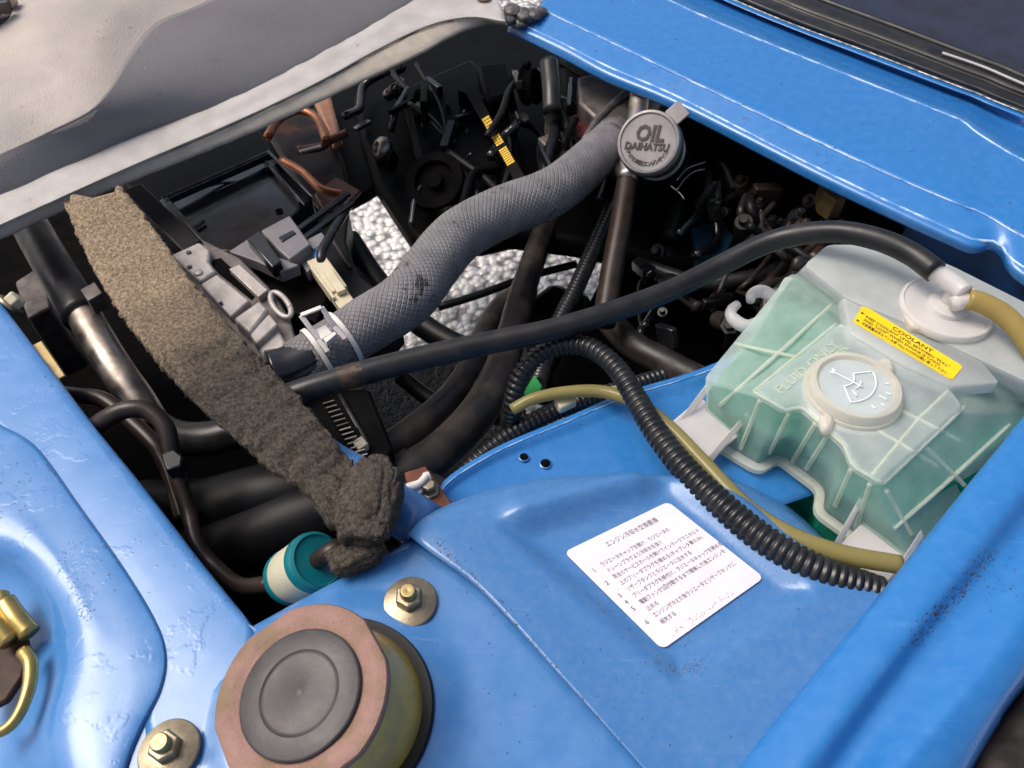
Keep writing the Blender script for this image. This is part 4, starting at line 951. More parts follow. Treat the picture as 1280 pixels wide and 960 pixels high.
o = corrugated('corrugated_conduit', [(636, 532, -.075), (640, 505, -.045), (652, 468, -.02), (676, 442, -.008), (708, 430, .0), (742, 437, .004), (772, 462, .005), (796, 500, .005), (820, 540, .006), (856, 586, .008), (905, 634, .010), (960, 678, .010), (1020, 712, .008), (1100, 742, .000)], [.0088, .0088, .0092, .0096, .0105, .0112, .0118, .0122], M['conduit'], pitch=.0056)
props(o, 'thick black corrugated conduit looping up and down in front of the tank', 'conduit')
o = corrugated('corrugated_conduit', [(775, 238, -.10), (757, 276, -.11), (738, 320, -.12), (718, 365, -.125), (700, 400, -.13), (684, 440, -.13), (672, 480, -.12)], [.0105, .0105, .010, .010], M['conduit'], pitch=.0055)
props(o, 'straight black corrugated conduit beside the dark pipe behind the black hose', 'conduit')
o = corrugated('corrugated_conduit', [(560, 610, -.09), (620, 556, -.075), (680, 520, -.07), (740, 498, -.075), (830, 470, -.08)], .009, M['conduit'], pitch=.0055)
props(o, 'black corrugated conduit tucked along the edge of the blue shelf', 'conduit')

o = tube('coolant_hose', [(690, 268, -.16), (672, 310, -.15), (652, 370, -.14), (640, 415, -.13), (628, 455, -.12), (604, 506, -.105), (570, 548, -.095), (528, 582, -.09), (470, 612, -.09)], [.0155, .0155, .016, .0168, .0185, .0195, .020], M['rubber_grey'], None, n=70, seg=24, wobble=.0003)
props(o, 'thick weathered brown-black hose bending down to the left, nearer of the pair', 'hose')
o = tube('coolant_hose', [(660, 362, -.19), (628, 384, -.175), (606, 420, -.16), (592, 456, -.15), (570, 492, -.14), (538, 524, -.13), (496, 556, -.12), (450, 580, -.12)], [.015, .0155, .016, .0168, .0175, .018], M['rubber_grey'], None, n=60, seg=24, wobble=.0003)
props(o, 'thick weathered brown-black hose curving behind the nearer one', 'hose')
o = tube('coolant_hose', [(760, 400, -.16), (790, 430, -.15), (830, 452, -.145), (880, 478, -.14)], .016, M['rubber_grey'], None, n=30, seg=20)
props(o, 'dark rubber hose disappearing under the blue shelf left of the tank', 'hose')
o = prism('hose_bracket', [(455, 590), (505, 556), (545, 588), (575, 600), (520, 640), (490, 640)], -.075, -.16, M['black'], None, bevel=.004)
props(o, 'black bracket block where the two thick hoses end beside the felt', 'bracket')
o = prism('cable_tag', [(652, 494), (668, 468), (678, 482), (672, 496), (656, 506)], -.045, -.049, M['green_tag'], None, bevel=.0008)
props(o, 'small bright green tag behind the corrugated conduit loop', 'tag')
for x, y, lb in ((706, 496, 'tan foam scrap under the yellowed hose, left one'), (772, 482, 'tan foam scrap under the conduit, right one')):
    o = prism('foam_scrap', [(x - 14, y + 2), (x + 10, y - 6), (x + 16, y + 4), (x - 6, y + 14)], -.026, -.036, M['cream'], None, bevel=.002); props(o, lb, 'foam')

# ------------------------------------------------------------------ felt strip
fl = thing('felt_strip', 'frayed brown felt strip laid diagonally over a blue tube', 'felt strip', P(260, 430, -.02))
Ledge = catmull(V([(82, 258, .034), (116, 334, .024), (157, 401, .021), (196, 451, .022), (238, 498, .022), (288, 543, .020), (338, 587, .017), (384, 619, .015), (420, 652, .012)]), 150)
Redge = catmull(V([(156, 240, .034), (195, 290, .024), (239, 352, .021), (298, 420, .022), (340, 463, .024), (380, 504, .022), (416, 549, .018), (443, 585, .016), (464, 620, .012)]), 150)
VS, FS = [], []; K = 44
for i in range(151):
    a, b = Ledge[i], Redge[i]; c = (a + b) / 2; s = (b - a) / 2; e = i / 150
    tdir = (Ledge[min(i + 1, 150)] + Redge[min(i + 1, 150)] - Ledge[max(i - 1, 0)] - Redge[max(i - 1, 0)]).normalized()
    upv = tdir.cross(s).normalized(); upv = upv if upv.z > 0 else -upv
    for k in range(K):
        t = 2 * math.pi * k / K; cx, cy = math.cos(t), math.sin(t)
        x = math.copysign(abs(cx) ** .28, cx); y = math.copysign(abs(cy) ** .3, cy)
        arch = .0012 * (1 - x * x)
        p = c + s * x + upv * (y * .0048 + arch)
        n1 = noise.fractal(p * 45, .8, 2, 4); n2 = noise.fractal(p * 170 + Vector((5, 1, 2)), .8, 2, 3)
        rg = 1 - abs(noise.noise(p * 42 + Vector((9, 2, 4)))) * 2.2; rg2 = 1 - abs(noise.noise(p * 75 + Vector((1, 7, 3)))) * 2.2
        fold = -(.0050 * max(0, rg) ** 4 + .0024 * max(0, rg2) ** 3) * sstep(.42, .62, e) * (1 if cy > 0 else .3)
        edge_t = .0030 * noise.fractal(Vector((e * 90, 3 + (1 if cx > 0 else 9), 0)), .7, 2, 4)
        p = p + upv * (n1 * .0012 + n2 * .0008 + fold) + s.normalized() * (n2 * .0008 + edge_t * (abs(x) ** 4))
        if i < 12:
            p = p + tdir * (noise.noise(Vector((x * 3.2, 1.7, y * .6))) * .024 + noise.noise(Vector((x * 9, 4, y * 2))) * .014) * (1 - i / 12) + upv * (noise.noise(Vector((x * 4, 8, y))) * .006) * (1 - i / 12)
        VS.append(p)
for i in range(150):
    for k in range(K): FS.append((i * K + k, i * K + (k + 1) % K, (i + 1) * K + (k + 1) % K, (i + 1) * K + k))
FS.append(tuple(range(K))); FS.append(tuple(150 * K + k for k in range(K)))
felt_o = mk('felt_sheet', VS, FS, M['felt'], fl)
def lump(name, c, ax, seed, amp=.25):
    bm = bmesh.new(); bmesh.ops.create_icosphere(bm, subdivisions=5, radius=1); vs2 = []
    for v in bm.verts:
        n_ = v.co.copy(); q = Vector((math.copysign(abs(n_.x) ** .62, n_.x), math.copysign(abs(n_.y) ** .62, n_.y), math.copysign(abs(n_.z) ** .6, n_.z)))
        dsp = 1 + amp * noise.noise(n_ * 1.6 + Vector((seed, 0, 0))) - .09 * max(0, 1 - 2.2 * abs(noise.noise(n_ * 1.9 + Vector((0, seed, 0))))) ** 2 - .04 * max(0, 1 - 3.0 * abs(noise.noise(n_ * 4 + Vector((seed, 3, 0))))) ** 2 + .03 * noise.fractal(n_ * 9, .8, 2, 3)
        vs2.append(c + (ax[0] * q.x + ax[1] * q.y + ax[2] * q.z) * dsp)
    fs2 = [tuple(v.index for v in f.verts) for f in bm.faces]; bm.free(); return mk(name, vs2, fs2, M['felt'], fl)
k1 = P(462, 628, .030)
lumps = [lump('folded_end', k1, ((P(506, 634, .03) - k1) * .82, (P(446, 690, .03) - k1) * .88, Vector((0, 0, .017))), 1.0, .14),
         lump('folded_end', P(446, 694, .014), (Vector((.017, .008, 0)), Vector((.006, -.010, 0)), Vector((0, 0, .010))), 4.0),
         lump('folded_end', P(424, 632, .024), (Vector((.012, .006, 0)), Vector((.016, -.020, 0)), Vector((0, 0, .014))), 7.0)]
for pts, rr_ in (([(396, 596, .026), (404, 622, .032), (416, 640, .032), (436, 636, .036)], .0042), ([(430, 606, .034), (420, 622, .034), (410, 640, .028)], .0036)):
    lumps.append(tube('pleat', pts, [rr_, rr_ * 1.2, rr_], M['felt'], fl, n=24, seg=14, wobble=.0008))
# loose fibres
rnd = random.Random(11); HV, HF = [], []
def fibres(o, n, edge=False):
    me = o.data; base = W[o.name]; polys = me.polygons; w = [p.area for p in polys]
    for p in rnd.choices(range(len(polys)), w, k=n):
        q = polys[p]; vv = [me.vertices[i].co for i in q.vertices]; a = rnd.random(); b = rnd.random()
        pt = vv[0].lerp(vv[1], a).lerp(vv[-1].lerp(vv[min(2, len(vv) - 1)], a), b) + base
        if q.normal.z < -.3: continue
        dr = (q.normal + Vector((rnd.gauss(0, .55), rnd.gauss(0, .55), rnd.gauss(0, .4)))).normalized(); L = .0006 + .0018 * rnd.random() ** 4
        sd = dr.cross(Vector((rnd.random() - .5, rnd.random() - .5, rnd.random() - .5))).normalized() * .00011
        i = len(HV); md_ = pt + dr * L * .55; bend = Vector((rnd.gauss(0, 1), rnd.gauss(0, 1), 0)) * L * .25
        HV.extend([pt - sd, pt + sd, md_ + sd * .7, md_ - sd * .7, pt + dr * L + bend]); HF.append((i, i + 1, i + 2, i + 3)); HF.append((i + 3, i + 2, i + 4))
fibres(felt_o, 45000)
for l_ in lumps: fibres(l_, 3000)
props(mk('loose_fibres', HV, HF, M['fuzz'], fl, smooth=False), kind='stuff')

# ------------------------------------------------------------------ strut mount
top = P(375, 866, .055); bas = P(424, 897, .0); ax = (top - bas).normalized(); hgt = (top - bas).length
sm = thing('strut_mount', 'round suspension strut mount with pinkish washer, grey rubber cap and gold can', 'strut mount', bas)
R1 = S(375, 866, .055, 115)
lathe('can', [(R1 * 1.03, -.006), (R1 * 1.06, .000), (R1 * 1.04, .010), (R1 * 1.00, .020), (R1 * .97, hgt * .6), (R1 * .93, hgt - .010), (R1 * .80, hgt - .004)], bas, ax, M['gold'], sm, seg=80)
lathe('seat_ring', [(R1 * 1.10, -.004), (R1 * 1.16, .001), (R1 * 1.13, .0045), (R1 * 1.06, .004)], bas + Vector((0, 0, .0105)), (0, 0, 1), M['black'], sm, seg=72)
def flat_sides(t, h):
    a = ((t + R(12)) % (math.pi / 2)) - math.pi / 4
    return min(1.0, .965 / max(.5, math.cos(min(abs(a), .9))) ) if abs(a) < .35 else 1.0
lathe('washer_plate', [(R1 * .60, -.006), (R1 * .985, -.006), (R1 * 1.0, -.0048), (R1 * 1.0, -.0012), (R1 * .985, 0), (R1 * .90, .0010), (R1 * .80, .0006), (R1 * .70, -.0016), (R1 * .60, -.002)], top, ax, M['pink'], sm, seg=128, rfun=flat_sides)
rc = R1 * .70
lathe('rubber_cap', [(rc * .99, -.004), (rc, -.001), (rc, .0004), (rc * .985, .0012), (rc * .96, .0015), (rc * .66, .0015), (rc * .64, .0009), (rc * .58, .0007), (rc * .10, .0012), (rc * .06, .0017), (.0006, .0018)], top, ax, M['cap_rubber'], sm, seg=96)

def flange_nut(x, y, z, r, label, ax=(0, 0, 1)):
    t = thing('flange_nut', label, 'nut', P(x, y, z), 'nuts on the strut tower'); p = P(x, y, z); ax = Vector(ax).normalized()
    lathe('washer', [(r * .98, 0), (r, .0006), (r * .96, .0018), (r * .60, .0042), (r * .45, .0046)], p, ax, M['bolt'], t, seg=48)
    lathe('hex', [(r * .50, .003), (r * .52, .0045), (r * .52, .0105), (r * .46, .0122), (r * .32, .0124)], p, ax, M['bolt'], t, seg=6, smooth=False, bevel=.0006)
    lathe('stud', [(r * .30, .010), (r * .30, .0168), (r * .25, .0186), (r * .12, .0188), (.0003, .0184)], p, ax, M['zinc'], t, seg=24)
    return t
flange_nut(513, 753, .0062, S(513, 753, .006, 34), 'flanged nut on the strut tower between the felt end and the label panel seam')
flange_nut(212, 938, .0062, S(212, 938, .006, 38), 'flanged nut at the bottom edge left of the big round strut mount')

# ------------------------------------------------------------------ hook bracket lower left
hk = thing('lamp_bracket', 'yellow zinc-plated bracket with ring hook at the lower left edge', 'bracket', P(10, 850, -.02))
for p0, p1, rr in (((-20, 790, -.004), (14, 786, -.002), 0),):
    pass
tube('roll', [(-14, 760, .006), (4, 750, .008), (0, 748, .008)], .006, M['latch'], hk, n=8)
tube('roll', [(6, 752, .008), (18, 770, .006), (38, 792, .002)], [.0068, .0072, .0066], M['latch'], hk, n=12)
tube('roll', [(-16, 768, .008), (-2, 785, .006), (14, 802, .002)], [.0074, .0076, .0070], M['latch'], hk, n=12)
prism('plate', [(-30, 800), (10, 800), (34, 796), (36, 818), (28, 846), (8, 876), (-30, 895)], -.006, -.012, pbr('oily_brown_plate', (.022, .012, .009), .5, 0, (.07, .035, .02), 70, .8, bump=.4, spec=.2), hk, bevel=.002)
tube('ring', [(30, 815, .006), (38, 830, .008), (36, 860, .008), (24, 892, .006), (6, 912, .004), (-20, 918, .002)], [.0050, .0042, .0036, .0034], M['latch'], hk, n=30, seg=12)

# ------------------------------------------------------------------ fuel filter and lines
ff = thing('fuel_filter', 'teal and cream round inline fuel filter below the felt end', 'fuel filter', P(385, 720, -.05))
fc = P(397, 700, -.004); fb = P(364, 721, -.036); fax = (fc - fb).normalized(); fr = S(395, 700, -.012, 36)
Lf = (fc - fb).length
lathe('filter_case', [(fr * .9, 0), (fr * .98, .003), (fr, .006), (fr, Lf * .85), (fr * .98, Lf * .9)], fb, fax, M['filter_body'], ff, seg=48)
lathe('end_cap', [(fr * .97, Lf * .78), (fr * 1.05, Lf * .80), (fr * 1.05, Lf * .92), (fr * 1.01, Lf * 1.0), (fr * .90, Lf * 1.03), (fr * .86, Lf * 1.0), (fr * .3, Lf * 1.0), (.001, Lf * 1.02)], fb, fax, M['teal'], ff, seg=48)
lathe('end_cap', [(.001, -.006), (fr * .8, -.006), (fr * 1.0, -.003), (fr * 1.02, .001), (fr * .98, .003)], fb, fax, M['teal'], ff, seg=48)
wtube('outlet_pipe', [fb + fax * Lf, fb + fax * (Lf + .020), P(440, 676, .004)], .0068, M['brownhose'], ff, n=10)
geos = []
v, f = text_geo('FILTER', 1); w = max(q.x for q in v); x, y, a = frame(fax)
o = tube('fuel_line', [(338, 730, -.032), (300, 732, -.045), (268, 708, -.055), (246, 680, -.05), (236, 640, -.045), (222, 596, -.03), (214, 566, -.018), (208, 536, -.006), (186, 514, .002), (158, 512, .004), (130, 525, -.004), (108, 542, -.03), (90, 556, -.06)], [.0066, .0064, .0064, .007, .0075, .0078, .0074], M['brownhose'], None, n=110, seg=16)
props(o, 'thin dark brown rubber line looping beside the blue side panel to the filter', 'hose')
o = tube('fuel_line', [(70, 490, -.06), (96, 494, -.045), (130, 500, -.040), (165, 528, -.045), (196, 560, -.05), (215, 600, -.06), (228, 650, -.07)], .0072, M['brownhose'], None, n=60, seg=16)
props(o, 'thin brown rubber line passing behind the looped one at left', 'hose')
o = prism('line_clip', [(200, 568), (216, 560), (228, 570), (226, 582), (208, 588)], -.012, -.03, M['black_gloss'], None, bevel=.0015); props(o, 'small black clip on the looped brown line', 'clip')

o = thing('heater_pipe', 'bright dirty steel pipe with black hose pushed on, left of the felt', 'pipe', P(140, 450, -.12))
tube('steel_section', [(100, 384, -.058), (122, 424, -.064), (148, 466, -.072), (172, 500, -.085), (190, 530, -.10)], .0165, M['steel'], o, n=30, seg=24)
tube('rubber_sleeve', [(30, 268, -.05), (58, 318, -.05), (84, 362, -.055), (104, 396, -.059)], .0195, M['rubber'], o, n=24, seg=24)
o = tube('heater_hose', [(176, 520, -.11), (216, 545, -.11), (262, 548, -.10), (310, 535, -.09)], .017, M['rubber'], None, n=30, seg=20); props(o, 'black hose curving under the felt left of the silver casting', 'hose')
for pts, lb, r_ in (([(180, 640, -.15), (250, 640, -.12), (330, 622, -.10), (430, 596, -.09)], 'large matte black air duct under the felt, upper one', .031), ([(200, 716, -.15), (270, 690, -.13), (340, 664, -.11), (430, 630, -.09)], 'large matte black air duct above the fuel filter, lower one', .033)):
    o = tube('air_duct', pts, r_, M['black'], None, n=30, seg=28); props(o, lb, 'duct')
o = prism('pipe_bracket', [(100, 362), (118, 352), (128, 366), (110, 376)], -.03, -.05, M['cast_dark'], None, bevel=.001); props(o, 'small dark metal tab beside the felt left edge', 'bracket')
o = prism('rusty_bracket', [(18, 352), (46, 334), (60, 356), (64, 384), (34, 398)], -.10, -.2, M['cast_dark'], None, bevel=.003); props(o, 'dull brown bracket deep in the left corner of the bay', 'bracket')
bt = thing('panel_bolt', 'pale hex bolt through the left blue panel edge', 'bolt', P(22, 385, .0))
bax = (.62, .55, .35)
lathe('washer', [(.012, 0), (.012, .0025), (.008, .003)], P(12, 382, -.004), bax, M['bolt'], bt, seg=32)
lathe('head', [(.0085, .002), (.009, .003), (.009, .010), (.0075, .0115), (.001, .012)], P(12, 382, -.004), bax, M['cream'], bt, seg=6, smooth=False, bevel=.001)
o = bar('edge_clip', P(46, 430, -.010), P(76, 474, -.010), .010, .003, M['zinc'], None); props(o, 'gold-plated clip along the left blue panel edge', 'clip')

# ------------------------------------------------------------------ clip and rusty lug at the felt end
lg = thing('tube_lug', 'rusty brown lug plate at the end of the blue tube', 'lug', P(540, 630, -.04))
prism('plate', [(505, 590), (532, 582), (566, 630), (535, 650), (520, 640)], -.012, -.022, M['rust'], lg, bevel=.0015)
lb_ = P(537, 614, -.012); lr_ = S(537, 614, -.012, 12)
lathe('bolt_head', [(lr_ * 1.1, 0), (lr_ * 1.1, .002), (lr_ * .8, .003), (lr_ * .8, .009), (lr_ * .65, .0105), (.0005, .0105)], lb_, (0, 0, 1), M['bolt'], lg, seg=6, smooth=False, bevel=.0006)
wcp = thing('wiring_clip', 'white plastic clip beside the bolt on the rusty lug', 'clip', P(530, 600, -.01))
prism('clip_body', [(506, 604), (526, 598), (528, 590), (536, 588), (540, 600), (532, 606), (522, 622)], -.004, -.011, M['white_pl'], wcp, bevel=.0012)
tube('clip_arm', [(508, 610, -.003), (522, 606, -.001), (534, 594, 0)], .003, M['white_pl'], wcp, n=10)

# ------------------------------------------------------------------ silver casting
mh = thing('metal_housing', 'silver cast metal housing partly hidden by the felt right edge', 'housing', P(290, 380, -.12))
prism('base', [(216, 318), (252, 298), (300, 322), (336, 358), (362, 396), (372, 432), (340, 462), (300, 430), (262, 384)], -.040, -.11, M['cast_dark'], mh, bevel=.002)
prism('plate', [(214, 318), (249, 302), (263, 312), (261, 326), (270, 339), (250, 352)], -.030, -.045, M['cast'], mh, bevel=.0025)
prism('plate', [(250, 355), (271, 342), (312, 375), (288, 396)], -.031, -.045, M['cast'], mh, bevel=.002)
prism('plate', [(291, 398), (324, 375), (336, 386), (312, 416)], -.024, -.045, M['cast'], mh, bevel=.003)
prism('plate', [(311, 417), (336, 391), (348, 405), (320, 430)], -.027, -.045, M['cast'], mh, bevel=.002)
prism('plate', [(320, 432), (347, 410), (363, 436), (338, 458)], -.034, -.05, M['cast'], mh, bevel=.003)
prism('name_strip', [(286, 336), (299, 330), (335, 362), (323, 371)], -.032, -.045, M['cast'], mh, bevel=.001)
prism('slot', [(262, 326), (276, 322), (322, 366), (314, 374), (272, 340)], -.0385, -.045, M['black_matte'], mh, bevel=.0005)
ringp = [P(351 + 12 * math.cos(t) + 5 * math.sin(t), 381 + 15 * math.sin(t) + 4 * math.cos(t), -.034) for t in [2 * math.pi * i / 28 for i in range(29)]]
v, f, u = tube_geo(ringp, .0028, 8); mk('port_ring', v, f, M['cast'], mh)
for x, y, r_ in ((236, 316, 3.2), (237, 334, 3.0), (248, 341, 5.5), (276, 379, 2.5)):
    rr = S(x, y, -.03, r_); lathe('screw', [(rr, 0), (rr, .0012), (rr * .7, .002), (.0003, .002)], P(x, y, -.0298), (0, 0, 1), M['cast_dark'] if r_ < 5 else M['cast'], mh, seg=16)

# ------------------------------------------------------------------ black tray and latch
tr = thing('black_tray', 'glossy black moulded plastic tray under the grey edging strip', 'tray', P(280, 250, -.13))
prism('tray_floor', [(204, 256, -.074), (334, 197, -.078), (390, 246, -.068), (345, 288, -.062), (292, 314, -.058), (250, 312, -.060)], -.08, -.12, M['black_gloss'], tr, bevel=.002)
bar('rim', P(204, 252, -.060), P(336, 194, -.066), .005, .012, M['black_gloss'], tr)
bar('rim', P(336, 194, -.066), P(388, 248, -.060), .004, .014, M['black_gloss'], tr)
bar('rim', P(330, 202, -.070), P(376, 256, -.062), .004, .010, M['black_gloss'], tr)
bar('rim', P(207, 254, -.062), P(262, 318, -.050), .010, .014, M['black_gloss'], tr)
tube('moulded_rib', [(206, 252, -.062), (240, 238, -.066), (276, 229, -.072), (305, 226, -.076), (332, 210, -.072)], .0016, M['black_gloss'], tr, n=24, seg=8)
tube('moulded_rib', [(241, 287, -.062), (250, 280, -.062), (255, 276, -.062)], .0022, M['cap_rubber'], tr, n=8, seg=8)
o_ = prism('side_wall', [(152, 238, -.03), (176, 228, -.03), (252, 300, -.035), (230, 316, -.035)], -.03, -.12, M['black'], tr, bevel=.002)
prism('back_wall', [(150, 226, -.07), (318, 150, -.07), (338, 190, -.075), (196, 252, -.07)], -.07, -.12, M['black'], tr, bevel=.002)
EDGE = pbr('black_edge_glint', (.22, .21, .22), .35, 0, (.06, .06, .065), 80, .9)  # pale grey lines paint glints along the tray rims
for pa, pb in (((206, 250, -.053), (336, 192, -.059)), ((338, 193, -.058), (390, 246, -.052)), ((334, 201, -.064), (380, 256, -.056)), ((209, 251, -.054), (264, 315, -.042))):
    tube('edge_glint', [pa, ((pa[0] + pb[0]) / 2, (pa[1] + pb[1]) / 2, (pa[2] + pb[2]) / 2), pb], .0007, EDGE, tr, n=14, seg=6)
lathe('drain_dimple', [(.004, 0), (.0045, .0012), (.003, .0016), (.002, .0002)], P(349, 264, -.0645), (0, 0, 1), M['black_matte'], tr, seg=20)

la = thing('latch_block', 'grey and black plastic latch block with long guide rails beside the tray', 'latch', P(350, 310, -.10))
GREYP = pbr('grey_plastic', (.16, .15, .16), .38, 0, (.21, .20, .21), 60, .5)
prism('latch_plate', [(286, 314), (312, 297), (340, 318), (374, 331), (350, 340), (320, 326)], -.045, -.060, GREYP, la, bevel=.0012)
prism('latch_plate', [(326, 288), (362, 269), (388, 305), (362, 324), (348, 312)], -.040, -.060, GREYP, la, bevel=.0015)
prism('slot_bar', [(348, 296), (366, 287), (370, 291), (352, 302)], -.0385, -.045, M['black_gloss'], la, bevel=.0008)
prism('bridge', [(308, 298), (324, 288), (352, 326), (340, 334)], -.034, -.05, M['black_gloss'], la, bevel=.0015)
bar('guide_rail', P(370, 290, -.045), P(436, 242, -.055), .007, .006, M['black_gloss'], la)
bar('guide_rail', P(378, 300, -.050), P(440, 254, -.060), .008, .006, M['black_gloss'], la)
bar('guide_rail', P(384, 296, -.058), P(434, 258, -.066), .004, .004, M['cap_rubber'], la)
prism('corner_block', [(382, 300), (402, 290), (410, 300), (392, 312)], -.05, -.065, GREYP, la, bevel=.001)
prism('lower_flap', [(372, 322), (396, 308), (402, 322), (384, 340)], -.055, -.07, GREYP, la, bevel=.001)
prism('under_body', [(296, 326), (384, 320), (420, 350), (396, 404), (350, 384)], -.075, -.14, M['deep'], la, bevel=.003)
o = prism('fan_shroud', [(396, 268), (436, 262), (432, 300), (446, 340), (500, 384), (470, 420), (420, 400), (396, 350)], -.10, -.16, M['black'], None, bevel=.003); props(o, 'black plastic shroud behind the cream connector', 'shroud')
bar('shroud_rib', P(415, 300, -.098), P(438, 335, -.098), .004, .004, M['cap_rubber'], o)

cn = thing('wire_connector', 'cream plastic wire connector with a blue wire beside the grey hose', 'connector', P(415, 355, -.09))
cdir = (P(438, 392, -.06) - P(396, 330, -.06)).normalized()
bar('housing', P(396, 328, -.058), P(424, 368, -.058), .021, .014, M['cream'], cn, bevel=.0012)
bar('latch_tab', P(410, 340, -.050), P(428, 366, -.050), .010, .006, M['cream'], cn, bevel=.001)
bar('plug', P(420, 364, -.060), P(444, 398, -.060), .018, .012, M['cream'], cn, bevel=.0012)
bar('rib', P(390, 336, -.052), P(418, 374, -.052), .003, .005, M['cream'], cn, bevel=.0006)
tube('wire', [(398, 330, -.055), (395, 318, -.052), (402, 306, -.055), (412, 290, -.06)], .0022, M['wire_blue'], cn, n=14, seg=8)
tube('wire', [(402, 330, -.055), (402, 316, -.05), (410, 300, -.052), (424, 276, -.06), (436, 256, -.07)], .0055, M['rubber'], cn, n=18, seg=12)

# ------------------------------------------------------------------ deep engine parts
eb = thing('engine_block', 'dark grimy engine block deep behind the grey hose', 'engine', P(680, 180, -.5))
prism('crankcase', [(440, 120), (520, 40), (660, 10), (820, 60), (900, 170), (980, 250), (930, 330), (820, 322), (720, 300), (640, 290), (596, 300), (566, 292), (540, 306), (514, 296), (494, 266), (468, 226), (450, 170)], -.15, -.185, M['deep'], eb, bevel=.01)
prism('front_cover', [(500, 110), (590, 70), (640, 130), (660, 220), (600, 270), (548, 262), (520, 200)], -.11, -.16, M['deep'], eb, bevel=.01)
prism('head_cover', [(700, 60), (790, 60), (830, 110), (800, 170), (740, 190), (700, 130)], -.085, -.16, M['deep'], eb, bevel=.01)
prism('rocker_box', [(596, 80), (636, 76), (644, 116), (608, 126)], -.075, -.11, M['deep'], eb, bevel=.006)
for x, y, z, r_, ax_ in ((548, 232, -.108, .038, (-.2, -.5, .8)), (655, 110, -.07, .024, (.9, -.3, .3))):
    lathe('pulley', [(r_, 0), (r_ * 1.04, .003), (r_ * .92, .007), (r_ * .92, .013), (r_ * 1.04, .017), (r_, .020), (r_ * .7, .020), (r_ * .65, .012), (r_ * .3, .012), (r_ * .28, .022), (.001, .022)], P(x, y, z), ax_, M['black_matte'], eb, seg=48)
lathe('sensor_stem', [(.008, 0), (.008, .022), (.010, .022), (.010, .03), (.006, .032), (.006, .05)], P(688, 166, -.085), (0, .1, 1), M['steel'], eb, seg=24)
tube('sensor_boot', [(690, 140, -.05), (689, 110, -.035), (686, 78, -.02)], .0125, M['rubber'], eb, n=14)
prism('sensor_base', [(672, 172), (692, 164), (706, 176), (684, 184)], -.08, -.10, M['cast_dark'], eb, bevel=.002)
prism('carburettor', [(722, 96), (760, 88), (790, 104), (776, 130), (744, 146), (724, 128)], -.05, -.12, M['cast_dark'], eb, bevel=.004)
prism('red_cap', [(704, 146), (730, 140), (742, 164), (712, 176)], -.075, -.11, pbr('dark_red', (.09, .008, .012), .4), eb, bevel=.003)
tube('bracket_arm', [(730, 178, -.06), (748, 150, -.05), (770, 128, -.045), (790, 112, -.04)], .006, M['cast_dark'], eb, n=14)
for i, (x, y, z, r_) in enumerate(((500, 105, -.148, 7), (655, 150, -.108, 8), (560, 135, -.108, 4), (640, 170, -.108, 4), (530, 160, -.108, 4), (590, 215, -.108, 5), (490, 205, -.148, 5), (880, 210, -.14, 6))):
    rr = S(x, y, z, r_); lathe('bolt', [(rr, 0), (rr, .006), (rr * .8, .008), (.0005, .008)], P(x, y, z), (.1, -.4, 1), M['cast_dark'] if i < 2 else M['black_gloss'], eb, seg=6, smooth=False, bevel=.0008)
for a, b, r_ in (((490, 90, -.12), (600, 250, -.095), .005), ((520, 80, -.10), (560, 180, -.095), .003), ((560, 190, -.095), (640, 260, -.09), .005), ((870, 160, -.10), (920, 240, -.12), .010), ((845, 200, -.12), (836, 300, -.14), .012)):
    tube('pipe_run', [a, ((a[0] + b[0]) / 2 + 8, (a[1] + b[1]) / 2, a[2]), b], r_, M['black'], eb, n=20)
rnd = random.Random(31)
def clutter(root, region, n, z0, z1, mats=None):
    for k in range(n):
        x = rnd.uniform(region[0], region[1]); y = rnd.uniform(region[2], region[3]) + (x - region[0]) * region[4]; z = rnd.uniform(z0, z1); t = rnd.random(); m_ = rnd.choice(mats or [M['black_gloss']] * 4 + [M['deep']] * 3 + [M['rubber'], M['black'], M['black']])
        if t < .32:
            r_ = rnd.uniform(.004, .012); ax_ = (rnd.uniform(-.6, .6), rnd.uniform(-.8, .1), rnd.uniform(.3, 1))
            lathe('boss', [(r_, -.03), (r_, 0), (r_ * .9, .002), (r_ * .55, .002), (r_ * .5, .008), (r_ * .42, .009), (.0005, .009)], P(x, y, z), ax_, m_, root, seg=rnd.choice([6, 24]))
        elif t < .62:
            a = rnd.uniform(0, 3.14); L_ = rnd.uniform(14, 46); c_ = P(x, y, z); e_ = P(x + L_ * math.cos(a), y + L_ * math.sin(a), z + rnd.uniform(-.02, .02))
            bar('casting_rib', c_, e_, rnd.uniform(.003, .014), rnd.uniform(.006, .03), m_, root, bevel=.0015)
        else:
            a = rnd.uniform(.6, 2.4); L_ = rnd.uniform(40, 110); q = [(x + L_ * f * math.cos(a) + rnd.uniform(-9, 9), y + L_ * f * math.sin(a) + rnd.uniform(-9, 9), z + rnd.uniform(-.015, .015)) for f in (0, .35, .7, 1)]
            tube('cable_run', q, rnd.uniform(.002, .007), m_, root, n=20, seg=10)
clutter(eb, (480, 640, 80, 210, 0), 34, -.125, -.095)
clutter(eb, (640, 770, 70, 190, .1), 22, -.11, -.06)
ea = thing('engine_accessories', 'crowded dark pipes and brackets under the cowl right of the oil filler', 'engine parts', P(940, 300, -.35))
DIMC = pbr('dim_casting', (.035, .03, .028), .5, .3, (.015, .013, .012), 50, .8, bump=.3, bscale=300, spec=.3)  # darker casting copy, dimness under the cowl set into its colour
dim = [DIMC, DIMC, M['rubber'], M['black_gloss'], M['black'], M['brownhose']]
clutter(ea, (870, 1080, 190, 270, .42), 46, -.12, -.045, dim)
clutter(ea, (800, 940, 300, 420, 0), 22, -.22, -.12, dim)
sv = thing('alternator_end', 'small silver rounded casting glinting in the dark bay', 'casting', P(470, 185, -.22))
